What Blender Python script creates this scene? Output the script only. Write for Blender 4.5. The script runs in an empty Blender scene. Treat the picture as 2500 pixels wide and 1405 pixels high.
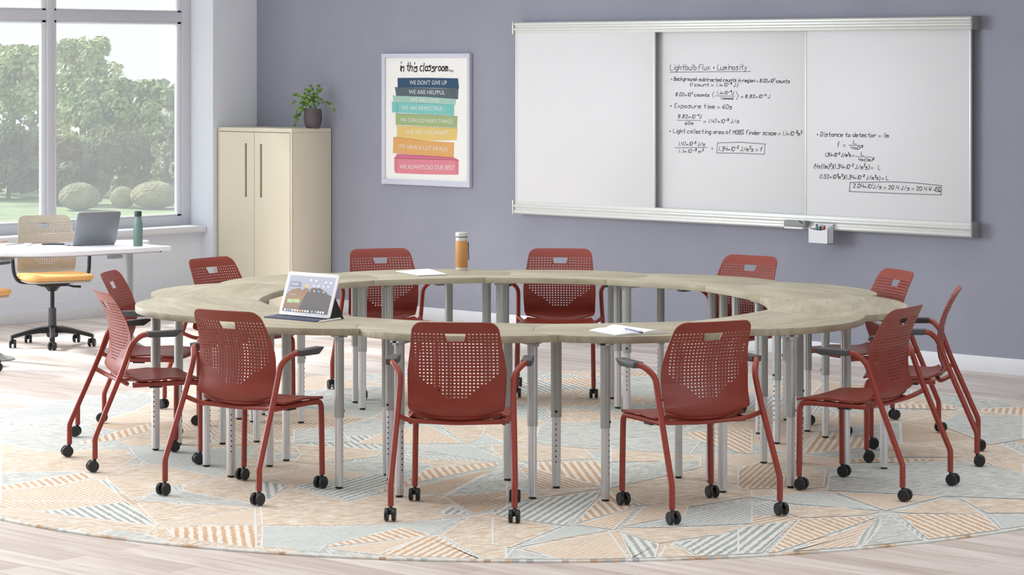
import bpy, bmesh, math, random
import numpy as np
from mathutils import Vector, Matrix

# ------------------------------------------------------------------ camera, world, light
F_PX, CAM_H, CX, HY = 6500.0, 1.95, 1250.0, 150.0
_n = math.hypot(7031.0, F_PX)
XR, XF = 7031.0 / _n, -F_PX / _n            # world X axis in (right, forward)
YR, YF = F_PX / _n, 7031.0 / _n             # world Y axis in (right, forward)
_D0 = 21.3
C0 = ((627 - 1250) / F_PX * _D0, _D0)       # room corner seen from the camera
CAMX = -(C0[0] * XR + C0[1] * XF)
CAMY = -(C0[0] * YR + C0[1] * YF)
C = bpy.context.scene.collection
sc = bpy.context.scene
PI = math.pi
rnd = random.Random(7)

cam = bpy.data.cameras.new('camera')
cam.sensor_width = 36.0
cam.lens = F_PX / 2500 * 36.0
cam.shift_y = -(702.5 - HY) / 2500.0
cam.clip_start, cam.clip_end = 0.1, 1000
camo = bpy.data.objects.new('camera', cam)
C.objects.link(camo)
camo.location = (CAMX, CAMY, CAM_H)
camo.rotation_euler = Vector((XF, YF, 0)).to_track_quat('-Z', 'Y').to_euler()
sc.camera = camo

sc.view_settings.view_transform = 'Standard'
sc.view_settings.look = 'None'
sc.view_settings.gamma = 1
sc.view_settings.use_curve_mapping = False
sc.view_settings.exposure = -0.01
try:
    sc.cycles.use_denoising = True
    sc.cycles.max_bounces = 8
    sc.cycles.transparent_max_bounces = 12
    sc.cycles.sample_clamp_indirect = 6
except Exception:
    pass

world = bpy.data.worlds.new('sky')
sc.world = world
world.use_nodes = True
bg = world.node_tree.nodes['Background']
bg.inputs[0].default_value = (0.90, 0.95, 1.0, 1)
bg.inputs[1].default_value = 0.94


def lamp(name, kind, loc, rot, energy, color=(1, 1, 1), **kw):
    l = bpy.data.lights.new(name, kind)
    l.energy = energy
    l.color = color
    for k, v in kw.items():
        setattr(l, k, v)
    o = bpy.data.objects.new(name, l)
    C.objects.link(o)
    o.location = loc
    o.rotation_euler = rot
    return o


_sd = Vector((0.80, 0.12, -0.64)).normalized()
lamp('sun', 'SUN', (-20, -5, 20), _sd.to_track_quat('-Z', 'Y').to_euler(), 7.5, (1, 0.985, 0.97), angle=math.radians(7))
# daylight pouring in at the windows that lie left of the picture
lamp('window_daylight', 'AREA', (0.1, -8.6, 1.95), (0, -PI / 2, 0), 480, (0.89, 0.95, 1), shape='RECTANGLE', size=2.2, size_y=6.5)
# unseen fill lamp added at the right to brighten the window-side wall
lamp('right_fill', 'AREA', (17.9, -7, 1.9), (0, PI / 2, 0), 150, (0.88, 0.94, 1), shape='RECTANGLE', size=2.2, size_y=6)
# broad unseen area lamp added under the ceiling to lift level surfaces
lamp('ceiling_fill', 'AREA', (6.6, -5.6, 3.34), (0, 0, 0), 175, (0.96, 0.985, 1), shape='RECTANGLE', size=11, size_y=9.5, spread=math.radians(105))


# ------------------------------------------------------------------ pixel <-> place helpers
def unp(x, y, h=0.0):
    D = F_PX * (CAM_H - h) / (y - HY)
    r, f = (x - CX) / F_PX * D - C0[0], D - C0[1]
    return (r * XR + f * XF, r * YR + f * YF)


def wallp(px, py, Y=0.0):
    """point of the plane Y=const seen at a photo pixel -> X, Z"""
    k = (px - CX) / F_PX
    br, bf = C0[0] + Y * YR, C0[1] + Y * YF
    X = (k * bf - br) / (XR - k * XF)
    D = bf + X * XF
    return X, CAM_H - (py - HY) * D / F_PX


def leftp(px, py, X=0.0):
    k = (px - CX) / F_PX
    br, bf = C0[0] + X * XR, C0[1] + X * XF
    Y = (k * bf - br) / (YR - k * YF)
    D = bf + Y * YF
    return Y, CAM_H - (py - HY) * D / F_PX


def proj(X, Y, Z):
    r, f = C0[0] + X * XR + Y * YR, C0[1] + X * XF + Y * YF
    return CX + F_PX * r / f, HY + F_PX * (CAM_H - Z) / f


# ------------------------------------------------------------------ materials
def srgb(h):
    h = h.lstrip('#')
    v = [int(h[i:i + 2], 16) / 255 for i in (0, 2, 4)]
    return tuple((c / 12.92 if c <= 0.04045 else ((c + 0.055) / 1.055) ** 2.4) for c in v) + (1,)


class NT:
    def __init__(s, name):
        s.m = bpy.data.materials.new(name)
        s.m.use_nodes = True
        s.t = s.m.node_tree
        s.b = s.t.nodes['Principled BSDF']

    def n(s, t, **kw):
        nd = s.t.nodes.new(t)
        for k, v in kw.items():
            if k.startswith('i_'):
                nd.inputs[int(k[2:])].default_value = v
            else:
                setattr(nd, k, v)
        return nd

    def l(s, a, b):
        s.t.links.new(a, b)

    def ramp(s, fac, stops):
        r = s.n('ShaderNodeValToRGB')
        e = r.color_ramp.elements
        while len(e) < len(stops):
            e.new(0.5)
        for i, (p, c) in enumerate(stops):
            e[i].position = p
            e[i].color = c
        s.l(fac, r.inputs[0])
        return r.outputs[0]

    def coords(s, kind='Object', scale=(1, 1, 1), rot=(0, 0, 0)):
        tc = s.n('ShaderNodeTexCoord')
        mp = s.n('ShaderNodeMapping')
        mp.inputs['Scale'].default_value = scale
        mp.inputs['Rotation'].default_value = rot
        s.l(tc.outputs[kind], mp.inputs[0])
        return mp.outputs[0]

    def bump(s, h, st, dist=0.002):
        b = s.n('ShaderNodeBump')
        b.inputs['Strength'].default_value = st
        b.inputs['Distance'].default_value = dist
        s.l(h, b.inputs['Height'])
        s.l(b.outputs[0], s.b.inputs['Normal'])


def mat(name, col, rough=0.5, metal=0.0, noise=0.04, nscale=30, spec=0.5, bump=0.0, emit=None, coat=0.0):
    """plain finish with a faint procedural variation of its colour"""
    g = NT(name)
    c = srgb(col) if isinstance(col, str) else col
    co = g.coords()
    nz = g.n('ShaderNodeTexNoise')
    nz.inputs['Scale'].default_value = nscale
    nz.inputs['Detail'].default_value = 4
    g.l(co, nz.inputs['Vector'])
    lo = tuple(v * (1 - noise) for v in c[:3]) + (1,)
    hi = tuple(min(1, v * (1 + noise)) for v in c[:3]) + (1,)
    g.l(g.ramp(nz.outputs[0], [(0.3, lo), (0.7, hi)]), g.b.inputs['Base Color'])
    g.b.inputs['Roughness'].default_value = rough
    g.b.inputs['Metallic'].default_value = metal
    g.b.inputs['Specular IOR Level'].default_value = spec
    g.b.inputs['Coat Weight'].default_value = coat
    if bump:
        g.bump(nz.outputs[0], bump)
    if emit:
        g.b.inputs['Emission Color'].default_value = srgb(emit[0])
        g.b.inputs['Emission Strength'].default_value = emit[1]
    return g.m


def wood_top_mat():
    g = NT('pale_ash_laminate')
    co = g.coords(scale=(3.0, 30, 10))
    nz = g.n('ShaderNodeTexNoise')
    nz.inputs['Scale'].default_value = 1.0
    nz.inputs['Detail'].default_value = 6
    nz.inputs['Distortion'].default_value = 1.2
    g.l(co, nz.inputs['Vector'])
    co2 = g.coords(scale=(1.2, 5, 4))
    n2 = g.n('ShaderNodeTexNoise')
    n2.inputs['Scale'].default_value = 1.3
    n2.inputs['Detail'].default_value = 3
    n2.inputs['Distortion'].default_value = 0.8
    g.l(co2, n2.inputs['Vector'])
    mx = g.n('ShaderNodeMix', data_type='FLOAT')
    mx.inputs[0].default_value = 0.5
    g.l(nz.outputs[0], mx.inputs[2])
    g.l(n2.outputs[0], mx.inputs[3])
    col = g.ramp(mx.outputs[0], [(0.30, srgb('#988e76')), (0.47, srgb('#a9a18a')), (0.56, srgb('#b5ad97')), (0.70, srgb('#c3bca7'))])
    g.l(col, g.b.inputs['Base Color'])
    g.b.inputs['Roughness'].default_value = 0.55
    g.bump(nz.outputs[0], 0.05)
    return g.m


def floor_mat():
    g = NT('pale_plank_floor')
    co = g.coords()
    br = g.n('ShaderNodeTexBrick')
    br.offset = 0.37
    br.inputs['Scale'].default_value = 1.0
    br.inputs['Brick Width'].default_value = 1.35
    br.inputs['Row Height'].default_value = 0.145
    br.inputs['Mortar Size'].default_value = 0.0012
    br.inputs['Mortar Smooth'].default_value = 0.3
    br.inputs['Color1'].default_value = (0.0, 0, 0, 1)
    br.inputs['Color2'].default_value = (1, 1, 1, 1)
    br.inputs['Mortar'].default_value = (0.5, 0.5, 0.5, 1)
    g.l(co, br.inputs[0])
    plank = g.ramp(br.outputs[0], [(0.0, srgb('#cdc2bb')), (0.35, srgb('#d9d0ca')), (0.65, srgb('#e2dad5')), (1.0, srgb('#e9e3df'))])
    g2 = g.coords(scale=(1.2, 12, 1))
    nz = g.n('ShaderNodeTexNoise')
    nz.inputs['Scale'].default_value = 1.6
    nz.inputs['Detail'].default_value = 7
    nz.inputs['Distortion'].default_value = 0.6
    g.l(g2, nz.inputs['Vector'])
    grain = g.ramp(nz.outputs[0], [(0.30, srgb('#d8cbc4')), (0.5, srgb('#efe9e5')), (0.7, srgb('#ffffff'))])
    mx = g.n('ShaderNodeMix', data_type='RGBA', blend_type='MULTIPLY')
    mx.inputs[0].default_value = 0.75
    g.l(plank, mx.inputs[6])
    g.l(grain, mx.inputs[7])
    m2 = g.n('ShaderNodeMix', data_type='RGBA', blend_type='MULTIPLY')
    g.l(br.outputs['Fac'], m2.inputs[0])
    g.l(mx.outputs[2], m2.inputs[6])
    m2.inputs[7].default_value = srgb('#b7a8a0')
    g.l(m2.outputs[2], g.b.inputs['Base Color'])
    g.b.inputs['Roughness'].default_value = 0.42
    g.b.inputs['Specular IOR Level'].default_value = 0.35
    return g.m


def purple_mat():
    g = NT('lavender_grey_plaster')
    co = g.coords(scale=(1, 1, 0.7))
    nz = g.n('ShaderNodeTexNoise')
    nz.inputs['Scale'].default_value = 1.3
    nz.inputs['Detail'].default_value = 5
    nz.inputs['Roughness'].default_value = 0.6
    g.l(co, nz.inputs['Vector'])
    g.l(g.ramp(nz.outputs[0], [(0.3, srgb('#9194a2')), (0.7, srgb('#9a9dab'))]), g.b.inputs['Base Color'])
    g.b.inputs['Roughness'].default_value = 0.75
    n2 = g.n('ShaderNodeTexNoise')
    n2.inputs['Scale'].default_value = 60
    g.l(g.coords(), n2.inputs['Vector'])
    g.bump(n2.outputs[0], 0.06)
    return g.m


def block_mat():
    """painted concrete block, faint joints"""
    g = NT('painted_block')
    co = g.coords(rot=(PI / 2, 0, PI / 2))
    tc = g.n('ShaderNodeTexCoord')
    sx = g.n('ShaderNodeSeparateXYZ')
    g.l(tc.outputs['Object'], sx.inputs[0])
    cb = g.n('ShaderNodeCombineXYZ')
    g.l(sx.outputs[1], cb.inputs[0])
    g.l(sx.outputs[2], cb.inputs[1])
    br = g.n('ShaderNodeTexBrick')
    br.inputs['Scale'].default_value = 1
    br.inputs['Brick Width'].default_value = 0.42
    br.inputs['Row Height'].default_value = 0.13
    br.inputs['Mortar Size'].default_value = 0.003
    br.inputs['Mortar Smooth'].default_value = 1.0
    br.inputs['Color1'].default_value = srgb('#e6ecf6')
    br.inputs['Color2'].default_value = srgb('#e2e8f2')
    br.inputs['Mortar'].default_value = srgb('#dcdfe5')
    g.l(cb.outputs[0], br.inputs[0])
    g.l(br.outputs[0], g.b.inputs['Base Color'])
    g.b.inputs['Roughness'].default_value = 0.6
    return g.m


def glass_mat():
    g = NT('window_glass')
    tr = g.n('ShaderNodeBsdfTransparent')
    tl = g.n('ShaderNodeBsdfTranslucent')
    tl.inputs[0].default_value = (0.93, 0.95, 0.97, 1)
    gl = g.n('ShaderNodeBsdfGlossy')
    gl.inputs['Roughness'].default_value = 0.05
    m1 = g.n('ShaderNodeMixShader')
    m1.inputs[0].default_value = 0.07  # translucent share: washed-out haze over the outdoors, put into the pane material
    g.l(tr.outputs[0], m1.inputs[1])
    g.l(tl.outputs[0], m1.inputs[2])
    m2 = g.n('ShaderNodeMixShader')
    m2.inputs[0].default_value = 0.04
    g.l(m1.outputs[0], m2.inputs[1])
    g.l(gl.outputs[0], m2.inputs[2])
    out = g.t.nodes['Material Output']
    g.l(m2.outputs[0], out.inputs[0])
    return g.m


def rug_mat(name, base, stripe, period, duty, mottled, amt=1.0):
    """UV in metres: stripes run along v"""
    g = NT(name)
    tc = g.n('ShaderNodeTexCoord')
    sx = g.n('ShaderNodeSeparateXYZ')
    g.l(tc.outputs['UV'], sx.inputs[0])
    nz = g.n('ShaderNodeTexNoise')
    nz.inputs['Scale'].default_value = 26
    nz.inputs['Detail'].default_value = 3
    g.l(tc.outputs['UV'], nz.inputs['Vector'])
    # wobble
    ad = g.n('ShaderNodeMath', operation='MULTIPLY_ADD')
    g.l(nz.outputs[0], ad.inputs[0])
    ad.inputs[1].default_value = period * 0.55
    g.l(sx.outputs[0], ad.inputs[2])
    mu = g.n('ShaderNodeMath', operation='MULTIPLY')
    g.l(ad.outputs[0], mu.inputs[0])
    mu.inputs[1].default_value = 2 * PI / period
    sn = g.n('ShaderNodeMath', operation='SINE')
    g.l(mu.outputs[0], sn.inputs[0])
    # knots: fine noise breaking the stripe into dashes
    n2 = g.n('ShaderNodeTexNoise')
    n2.inputs['Scale'].default_value = 95
    n2.inputs['Detail'].default_value = 2
    g.l(tc.outputs['UV'], n2.inputs['Vector'])
    a2 = g.n('ShaderNodeMath', operation='MULTIPLY_ADD')
    g.l(n2.outputs[0], a2.inputs[0])
    a2.inputs[1].default_value = 1.7
    g.l(sn.outputs[0], a2.inputs[2])
    fac = g.ramp(a2.outputs[0], [(0, (0, 0, 0, 1)), (1, (1, 1, 1, 1))])
    r = g.t.nodes[-1]
    rr = [n for n in g.t.nodes if n.type == 'VALTORGB'][-1]
    mr = g.n('ShaderNodeMapRange')
    g.l(a2.outputs[0], mr.inputs[0])
    mr.inputs[1].default_value = 0.85 + (0.5 - duty) * 2 - 0.35
    mr.inputs[2].default_value = 0.85 + (0.5 - duty) * 2 + 0.35
    mm = g.n('ShaderNodeMath', operation='MULTIPLY')
    g.l(mr.outputs[0], mm.inputs[0])
    mm.inputs[1].default_value = amt
    # ground mottling
    n3 = g.n('ShaderNodeTexNoise')
    n3.inputs['Scale'].default_value = 1.0
    n3.inputs['Detail'].default_value = 5
    n3.inputs['Roughness'].default_value = 0.8
    mp3 = g.n('ShaderNodeMapping')
    mp3.inputs['Scale'].default_value = (42, 12, 1)
    g.l(tc.outputs['UV'], mp3.inputs[0])
    g.l(mp3.outputs[0], n3.inputs['Vector'])
    ground = g.ramp(n3.outputs[0], [(0.36, srgb(base[0])), (0.5, srgb(base[1])), (0.62, srgb(base[2]))])
    n4 = g.n('ShaderNodeTexNoise')
    n4.inputs['Scale'].default_value = 5
    g.l(tc.outputs['UV'], n4.inputs['Vector'])
    scol = g.ramp(n4.outputs[0], [(0.35, srgb(stripe[0])), (0.65, srgb(stripe[1]))])
    mx = g.n('ShaderNodeMix', data_type='RGBA')
    g.l(mm.outputs[0], mx.inputs[0])
    g.l(ground, mx.inputs[6])
    g.l(scol, mx.inputs[7])
    g.l(mx.outputs[2], g.b.inputs['Base Color'])
    g.b.inputs['Roughness'].default_value = 0.95
    g.b.inputs['Specular IOR Level'].default_value = 0.1
    g.bump(n2.outputs[0], 0.5, 0.004)
    return g.m


def foliage_mat(name, lo, mid, hi):
    g = NT(name)
    nz = g.n('ShaderNodeTexNoise')
    nz.inputs['Scale'].default_value = 2.2 if 'blossom' in name else 0.9
    nz.inputs['Detail'].default_value = 5
    g.l(g.coords(), nz.inputs['Vector'])
    g.l(g.ramp(nz.outputs[0], [(0.3, srgb(lo)), (0.5, srgb(mid)), (0.72, srgb(hi))]), g.b.inputs['Base Color'])
    g.b.inputs['Roughness'].default_value = 0.8
    g.b.inputs['Specular IOR Level'].default_value = 0.1
    return g.m


M = dict(
    purple=purple_mat(), block=block_mat(), floor=floor_mat(), wood=wood_top_mat(), glass=glass_mat(),
    white_wall=mat('white_wall_paint', '#e8edf5', 0.7, noise=0.015, nscale=3),
    slate=mat('slate_wall_paint', '#93959d', 0.8),
    trimw=mat('white_trim_paint', '#e3e5ea', 0.5, noise=0.01),
    frame=mat('window_frame_grey', '#cdd0d8', 0.45, noise=0.01),
    red=mat('brick_red_plastic', '#8a3628', 0.42, noise=0.03, nscale=8, spec=0.45),
    redm=mat('brick_red_powder_coat', '#93392b', 0.38, noise=0.03, nscale=8, spec=0.5),
    dark=mat('charcoal_plastic', '#4c4d50', 0.5, noise=0.04),
    black=mat('black_caster_plastic', '#1d1e20', 0.42, noise=0.05),
    steel=mat('silver_leg_sleeve', '#b3b6b5', 0.42, metal=0.3, noise=0.02),
    chrome=mat('bright_inner_leg', '#dcdde0', 0.3, metal=0.45, noise=0.02),
    cream=mat('cream_cabinet_lacquer', '#e4dcc6', 0.5, noise=0.01, nscale=2),
    slot=mat('cabinet_handle_recess', '#80765f', 0.6),
    seam=mat('shadow_gap', '#8d8468', 0.8),
    pot=mat('dark_mauve_clay', '#5d5256', 0.6, noise=0.12, nscale=40),
    soil=mat('potting_soil', '#3a2e26', 0.95, noise=0.3, nscale=90),
    leaf=mat('plant_leaf', '#7fa24e', 0.5, noise=0.28, nscale=25),
    stem=mat('plant_stem', '#5e7a3a', 0.6),
    alu=mat('brushed_aluminium_rail', '#dcdedb', 0.42, metal=0.25, noise=0.02),
    alud=mat('aluminium_groove', '#bdbfbc', 0.5, metal=0.2, noise=0.02),
    endcap=mat('grey_end_cap', '#8f9190', 0.55),
    wb=mat('white_enamel', '#e2e3e6', 0.45, noise=0.005, nscale=2, spec=0.4),
    ink=mat('grey_black_marker_ink', '#77787c', 0.6),
    pframe=mat('pale_lavender_frame', '#cdcfde', 0.5, noise=0.01),
    paper=mat('white_paper', '#f1f1ee', 0.8, noise=0.01),
    blackink=mat('black_print', '#26272b', 0.7),
    whiteprint=mat('pale_print', '#dfe3df', 0.7),
    desk=mat('white_desk_laminate', '#eef0f4', 0.4, noise=0.005),
    beige=mat('beige_plastic', '#b3aa9a', 0.55, noise=0.03),
    orange=mat('orange_seat_fabric', '#e8b06a', 0.9, noise=0.08, nscale=120, bump=0.2),
    greym=mat('grey_painted_metal', '#a9adb0', 0.45, metal=0.2),
    laptop=mat('silver_grey_laptop_shell', '#84878d', 0.4, metal=0.4, noise=0.03, nscale=4),
    green=mat('sage_green_enamel', '#6c877e', 0.4, noise=0.03),
    cap=mat('dark_green_black_cap', '#2e3b3b', 0.5),
    tan=mat('tan_bottle_sleeve', '#cb9458', 0.7, noise=0.08, nscale=14),
    lid=mat('silver_white_lid', '#d6d8d8', 0.35, metal=0.2),
    tabw=mat('white_tablet_bezel', '#eeeef1', 0.35),
    navy=mat('navy_grey_fabric_cover', '#4a5168', 0.8, noise=0.15, nscale=200),
    purplepen=mat('violet_pen_barrel', '#8a86b8', 0.4),
    blue=mat('blue_marker_cap', '#3f6ea3', 0.4),
    mgreen=mat('green_marker_cap', '#4a8a62', 0.4),
    dgreen=mat('dark_green_marker_cap', '#3c5c45', 0.4),
    mred=mat('red_marker_cap', '#b83a3a', 0.4),
    phone=mat('black_phone_glass', '#2b2d33', 0.2),
    lawn=mat('lawn_grass', '#6d8258', 0.95, noise=0.35, nscale=0.4),
    path=mat('pale_gravel_path', '#85837c', 0.95),
    bark=mat('tree_bark', '#6a6258', 0.9, noise=0.2, nscale=2),
    ceil=mat('ceiling_white', '#f2f2f2', 0.9, noise=0.01),
    screw=mat('black_pin', '#1b1b1c', 0.5),
    brown=mat('brown_pencil', '#b9876a', 0.6),
)


# ------------------------------------------------------------------ mesh helpers
class MB:
    def __init__(s):
        s.v, s.f, s.mi, s.uv = [], [], [], []

    def add(s, vs, fs, mi=0, T=None):
        o = len(s.v)
        for p in vs:
            s.v.append(tuple(T @ Vector(p)) if T is not None else tuple(p))
        for f in fs:
            s.f.append([i + o for i in f])
            s.mi.append(mi)
        return s

    def box(s, x0, x1, y0, y1, z0, z1, mi=0, T=None):
        vs = [(x, y, z) for z in (z0, z1) for y in (y0, y1) for x in (x0, x1)]
        return s.add(vs, [(0, 2, 3, 1), (4, 5, 7, 6), (0, 1, 5, 4), (2, 6, 7, 3), (0, 4, 6, 2), (1, 3, 7, 5)], mi, T)

    def prism(s, poly, z0, z1, mi=0, T=None, side=None):
        """poly is CCW list of (x, y)"""
        n = len(poly)
        s.add([(x, y, z0) for x, y in poly] + [(x, y, z1) for x, y in poly],
              [list(range(n))[::-1], list(range(n, 2 * n))], mi, T)
        o = len(s.v) - 2 * n
        for i in range(n):
            j = (i + 1) % n
            s.f.append([o + i, o + j, o + n + j, o + n + i])
            s.mi.append(mi if side is None else side)
        return s

    def tube(s, pts, r, seg=10, mi=0, caps=True, T=None, sx=1.0):
        pts = [Vector(p) for p in pts]
        rs = r if isinstance(r, (list, tuple)) else [r] * len(pts)
        o = len(s.v)
        up = None
        for i, p in enumerate(pts):
            d = (pts[min(i + 1, len(pts) - 1)] - pts[max(i - 1, 0)]).normalized()
            if up is None:
                up = Vector((0, 0, 1)) if abs(d.z) < 0.9 else Vector((0, 1, 0))
            a = d.cross(up)
            if a.length < 1e-4:
                a = d.cross(Vector((1, 0, 0)))
            a.normalize()
            b = a.cross(d).normalized()
            up = b
            for k in range(seg):
                t = 2 * PI * k / seg
                q = p + a * (math.cos(t) * rs[i] * sx) + b * (math.sin(t) * rs[i])
                s.v.append(tuple(T @ q) if T is not None else tuple(q))
        for i in range(len(pts) - 1):
            for k in range(seg):
                k2 = (k + 1) % seg
                s.f.append([o + i * seg + k, o + i * seg + k2, o + (i + 1) * seg + k2, o + (i + 1) * seg + k])
                s.mi.append(mi)
        if caps:
            s.f.append([o + k for k in range(seg)][::-1]); s.mi.append(mi)
            e = o + (len(pts) - 1) * seg
            s.f.append([e + k for k in range(seg)]); s.mi.append(mi)
        return s

    def lathe(s, prof, seg=24, mi=0, T=None):
        o = len(s.v)
        for r, z in prof:
            for k in range(seg):
                t = 2 * PI * k / seg
                q = Vector((r * math.cos(t), r * math.sin(t), z))
                s.v.append(tuple(T @ q) if T is not None else tuple(q))
        for i in range(len(prof) - 1):
            for k in range(seg):
                k2 = (k + 1) % seg
                s.f.append([o + i * seg + k, o + i * seg + k2, o + (i + 1) * seg + k2, o + (i + 1) * seg + k])
                s.mi.append(mi)
        s.f.append([o + k for k in range(seg)][::-1]); s.mi.append(mi)
        e = o + (len(prof) - 1) * seg
        s.f.append([e + k for k in range(seg)]); s.mi.append(mi)
        return s

    def mesh(s, name, mats, smooth=40, bevel=0.0, bseg=2, weld=False):
        me = bpy.data.meshes.new(name)
        me.from_pydata(s.v, [], s.f)
        for m in mats:
            me.materials.append(m)
        me.polygons.foreach_set('material_index', s.mi)
        if bevel or weld:
            bm = bmesh.new()
            bm.from_mesh(me)
            if weld:
                bmesh.ops.remove_doubles(bm, verts=bm.verts, dist=1e-5)
            if bevel:
                es = [e for e in bm.edges if len(e.link_faces) == 2 and e.calc_face_angle(0) > math.radians(35)]
                bmesh.ops.bevel(bm, geom=es, offset=bevel, segments=bseg, affect='EDGES', profile=0.5, clamp_overlap=True)
            bm.to_mesh(me)
            bm.free()
        if smooth:
            me.polygons.foreach_set('use_smooth', [True] * len(me.polygons))
            me.set_sharp_from_angle(angle=math.radians(smooth))
        me.update()
        return me

    def build(s, name, mats, parent=None, loc=(0, 0, 0), rz=0, **kw):
        if not isinstance(mats, (list, tuple)):
            mats = [mats]
        me = s.mesh(name, mats, **kw)
        o = bpy.data.objects.new(name, me)
        C.objects.link(o)
        o.location = loc
        o.rotation_euler = (0, 0, rz)
        if parent:
            o.parent = parent
        return o


def thing(name, label, cat, loc=(0, 0, 0), rz=0, group=None):
    o = bpy.data.objects.new(name, None)
    C.objects.link(o)
    o.empty_display_size = 0.1
    o.location = loc
    o.rotation_euler = (0, 0, rz)
    return tag(o, label, cat, group)


def tag(o, label, cat, group=None):
    o['label'] = label
    o['category'] = cat
    if group:
        o['group'] = group
    return o


def struct(o):
    o['kind'] = 'structure'
    return o


def dup(root, loc, rz, label, parent=None):
    kids = {}
    for o in bpy.data.objects:
        if o.parent:
            kids.setdefault(o.parent.name, []).append(o)

    def rec(o, par):
        c = o.copy()
        C.objects.link(c)
        if par:
            c.parent = par
        for ch in kids.get(o.name, []):
            rec(ch, c)
        return c
    c = rec(root, parent)
    c.location = loc
    c.rotation_euler = (0, 0, rz)
    c['label'] = label
    return c


def fillet(pts, rad, n=5):
    """round the corners of a polyline"""
    P = [Vector(p) for p in pts]
    out = [P[0]]
    rads = rad if isinstance(rad, (list, tuple)) else [rad] * len(P)
    for i in range(1, len(P) - 1):
        a, b, c = P[i - 1], P[i], P[i + 1]
        u, w = (a - b), (c - b)
        r = min(rads[i], u.length * 0.48, w.length * 0.48)
        p0, p1 = b + u.normalized() * r, b + w.normalized() * r
        for k in range(n + 1):
            t = k / n
            out.append(p0 * (1 - t) ** 2 + b * (2 * t * (1 - t)) + p1 * t ** 2)
    out.append(P[-1])
    return out


# ------------------------------------------------------------------ room shell
YP = leftp(520, 300)[0]                      # pier corner on the window side
XLOW = wallp(493, 300, YP)[0]                # wall below the window
XWIN = wallp(466, 300, YP)[0]                # plane of the window frame
WX, WY = 17.0, -15.0
b = MB().box(-0.6, 18, -17, 0.3, -0.12, 0)
struct(b.build('floor', M['floor'], smooth=0))
b = MB().box(-0.6, 18, 0, 0.25, 0, 3.4)
struct(b.build('wall_back', M['purple'], smooth=0))
b = MB().box(XWIN - 0.15, 0, YP, 0, 0, 3.4)
struct(b.build('wall_corner_pier', M['white_wall'], smooth=0))
ZB, ZT = 0.655, 3.12                        # window opening
WY0, WY1 = YP, -4.75
b = MB()
b.box(XWIN - 0.2, XLOW, WY1 - 0.6, YP, 0, ZB - 0.05)            # below window
b.box(XWIN - 0.2, XLOW, WY1 - 0.6, WY1, ZB - 0.05, 3.4)         # pier left of the frame
b.box(XWIN - 0.2, XLOW, WY1, YP, ZT, 3.4)                       # head
struct(b.build('wall_left', M['block'], smooth=0))
b = MB()
b.box(XWIN - 0.2, XLOW, -17, WY1 - 0.6, 0, ZB - 0.05)
b.box(XWIN - 0.2, XLOW, -17, WY1 - 0.6, ZT, 3.4)
b.box(XWIN - 0.2, XLOW, -17, -11.6, ZB - 0.05, ZT)
struct(b.build('wall_left_far', M['block'], smooth=0))
b = MB().box(-0.6, 18.2, -17.2, 0.25, 3.4, 3.55)
struct(b.build('ceiling', M['ceil'], smooth=0))
struct(MB().box(18, 18.2, -17, 0.25, 0, 3.4).build('wall_right', M['slate'], smooth=0))
struct(MB().box(-0.6, 18.2, -17.2, -17, 0, 3.4).build('wall_front', M['slate'], smooth=0))
# sill board with rounded nose
b = MB().box(XWIN - 0.02, XLOW + 0.065, WY1, YP, ZB - 0.055, ZB)
struct(b.build('trim_1', M['trimw'], bevel=0.018, bseg=4))
b = MB().box(XLOW, XLOW + 0.014, -12, YP, 0, 0.088)
struct(b.build('baseboard_left', M['trimw'], bevel=0.003))
b = MB().box(0.0, 18, -0.015, 0, 0, 0.103)
struct(b.build('baseboard_back', M['trimw'], bevel=0.003))


def window(name, y0, y1, z0, z1, mull, tz):
    """frame in the plane X = XWIN; y0 > y1"""
    X = XWIN
    fr = MB()
    d = 0.07
    fr.box(X - d, X, y1, y1 + 0.085, z0, z1).box(X - d, X, y0 - 0.085, y0, z0, z1)
    fr.box(X - d, X - 0.001, y1 + 0.085, y0 - 0.085, z0, z0 + 0.072).box(X - d, X - 0.001, y1 + 0.085, y0 - 0.085, z1 - 0.07, z1)
    fo = struct(fr.build(name, [M['frame']], bevel=0.004))
    ys = [y0 - 0.085] + mull + [y1 + 0.085]
    mb = MB()
    for m in mull:
        mb.box(X - d, X + 0.006, m - 0.031, m + 0.031, z0 + 0.07, z1 - 0.07)
    mo = mb.build('mullion', M['frame'], fo, bevel=0.004)
    tb = MB()
    tb.box(X - d + 0.005, X - 0.004, y1 + 0.08, y0 - 0.08, tz - 0.037, tz + 0.037)
    tb.build('transom', M['frame'], fo, bevel=0.003)
    e = [y0 - 0.085] + [v for m in mull for v in (m + 0.031, m - 0.031)] + [y1 + 0.085]
    for i in range(0, len(e), 2):
        a, c = e[i], e[i + 1]
        for (p, q) in ((z0 + 0.072, tz - 0.037), (tz + 0.037, z1 - 0.07)):
            s = MB()
            w, k = 0.038, X - 0.055
            s.box(k, k + 0.035, c, c + w, p, q).box(k, k + 0.035, a - w, a, p, q)
            s.box(k, k + 0.035, c, a, p, p + 0.016).box(k, k + 0.035, c, a, q - 0.02, q)
            so = s.build('sash', M['trimw'], fo, bevel=0.003)
            g = MB().box(X - 0.045, X - 0.041, c + w * 0.5, a - w * 0.5, p + 0.01, q - 0.01)
            g.build('pane', M['glass'], so, smooth=0)
    return fo


YM = leftp(124, 300, XWIN)[0]
window('window_1', YP - 0.0, WY1, ZB, ZT, [YM, YM - 1.36], 2.30)
window('window_2', WY1 - 0.6, -11.6, ZB, ZT, [-7.2, -9.3], 2.30)

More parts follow.
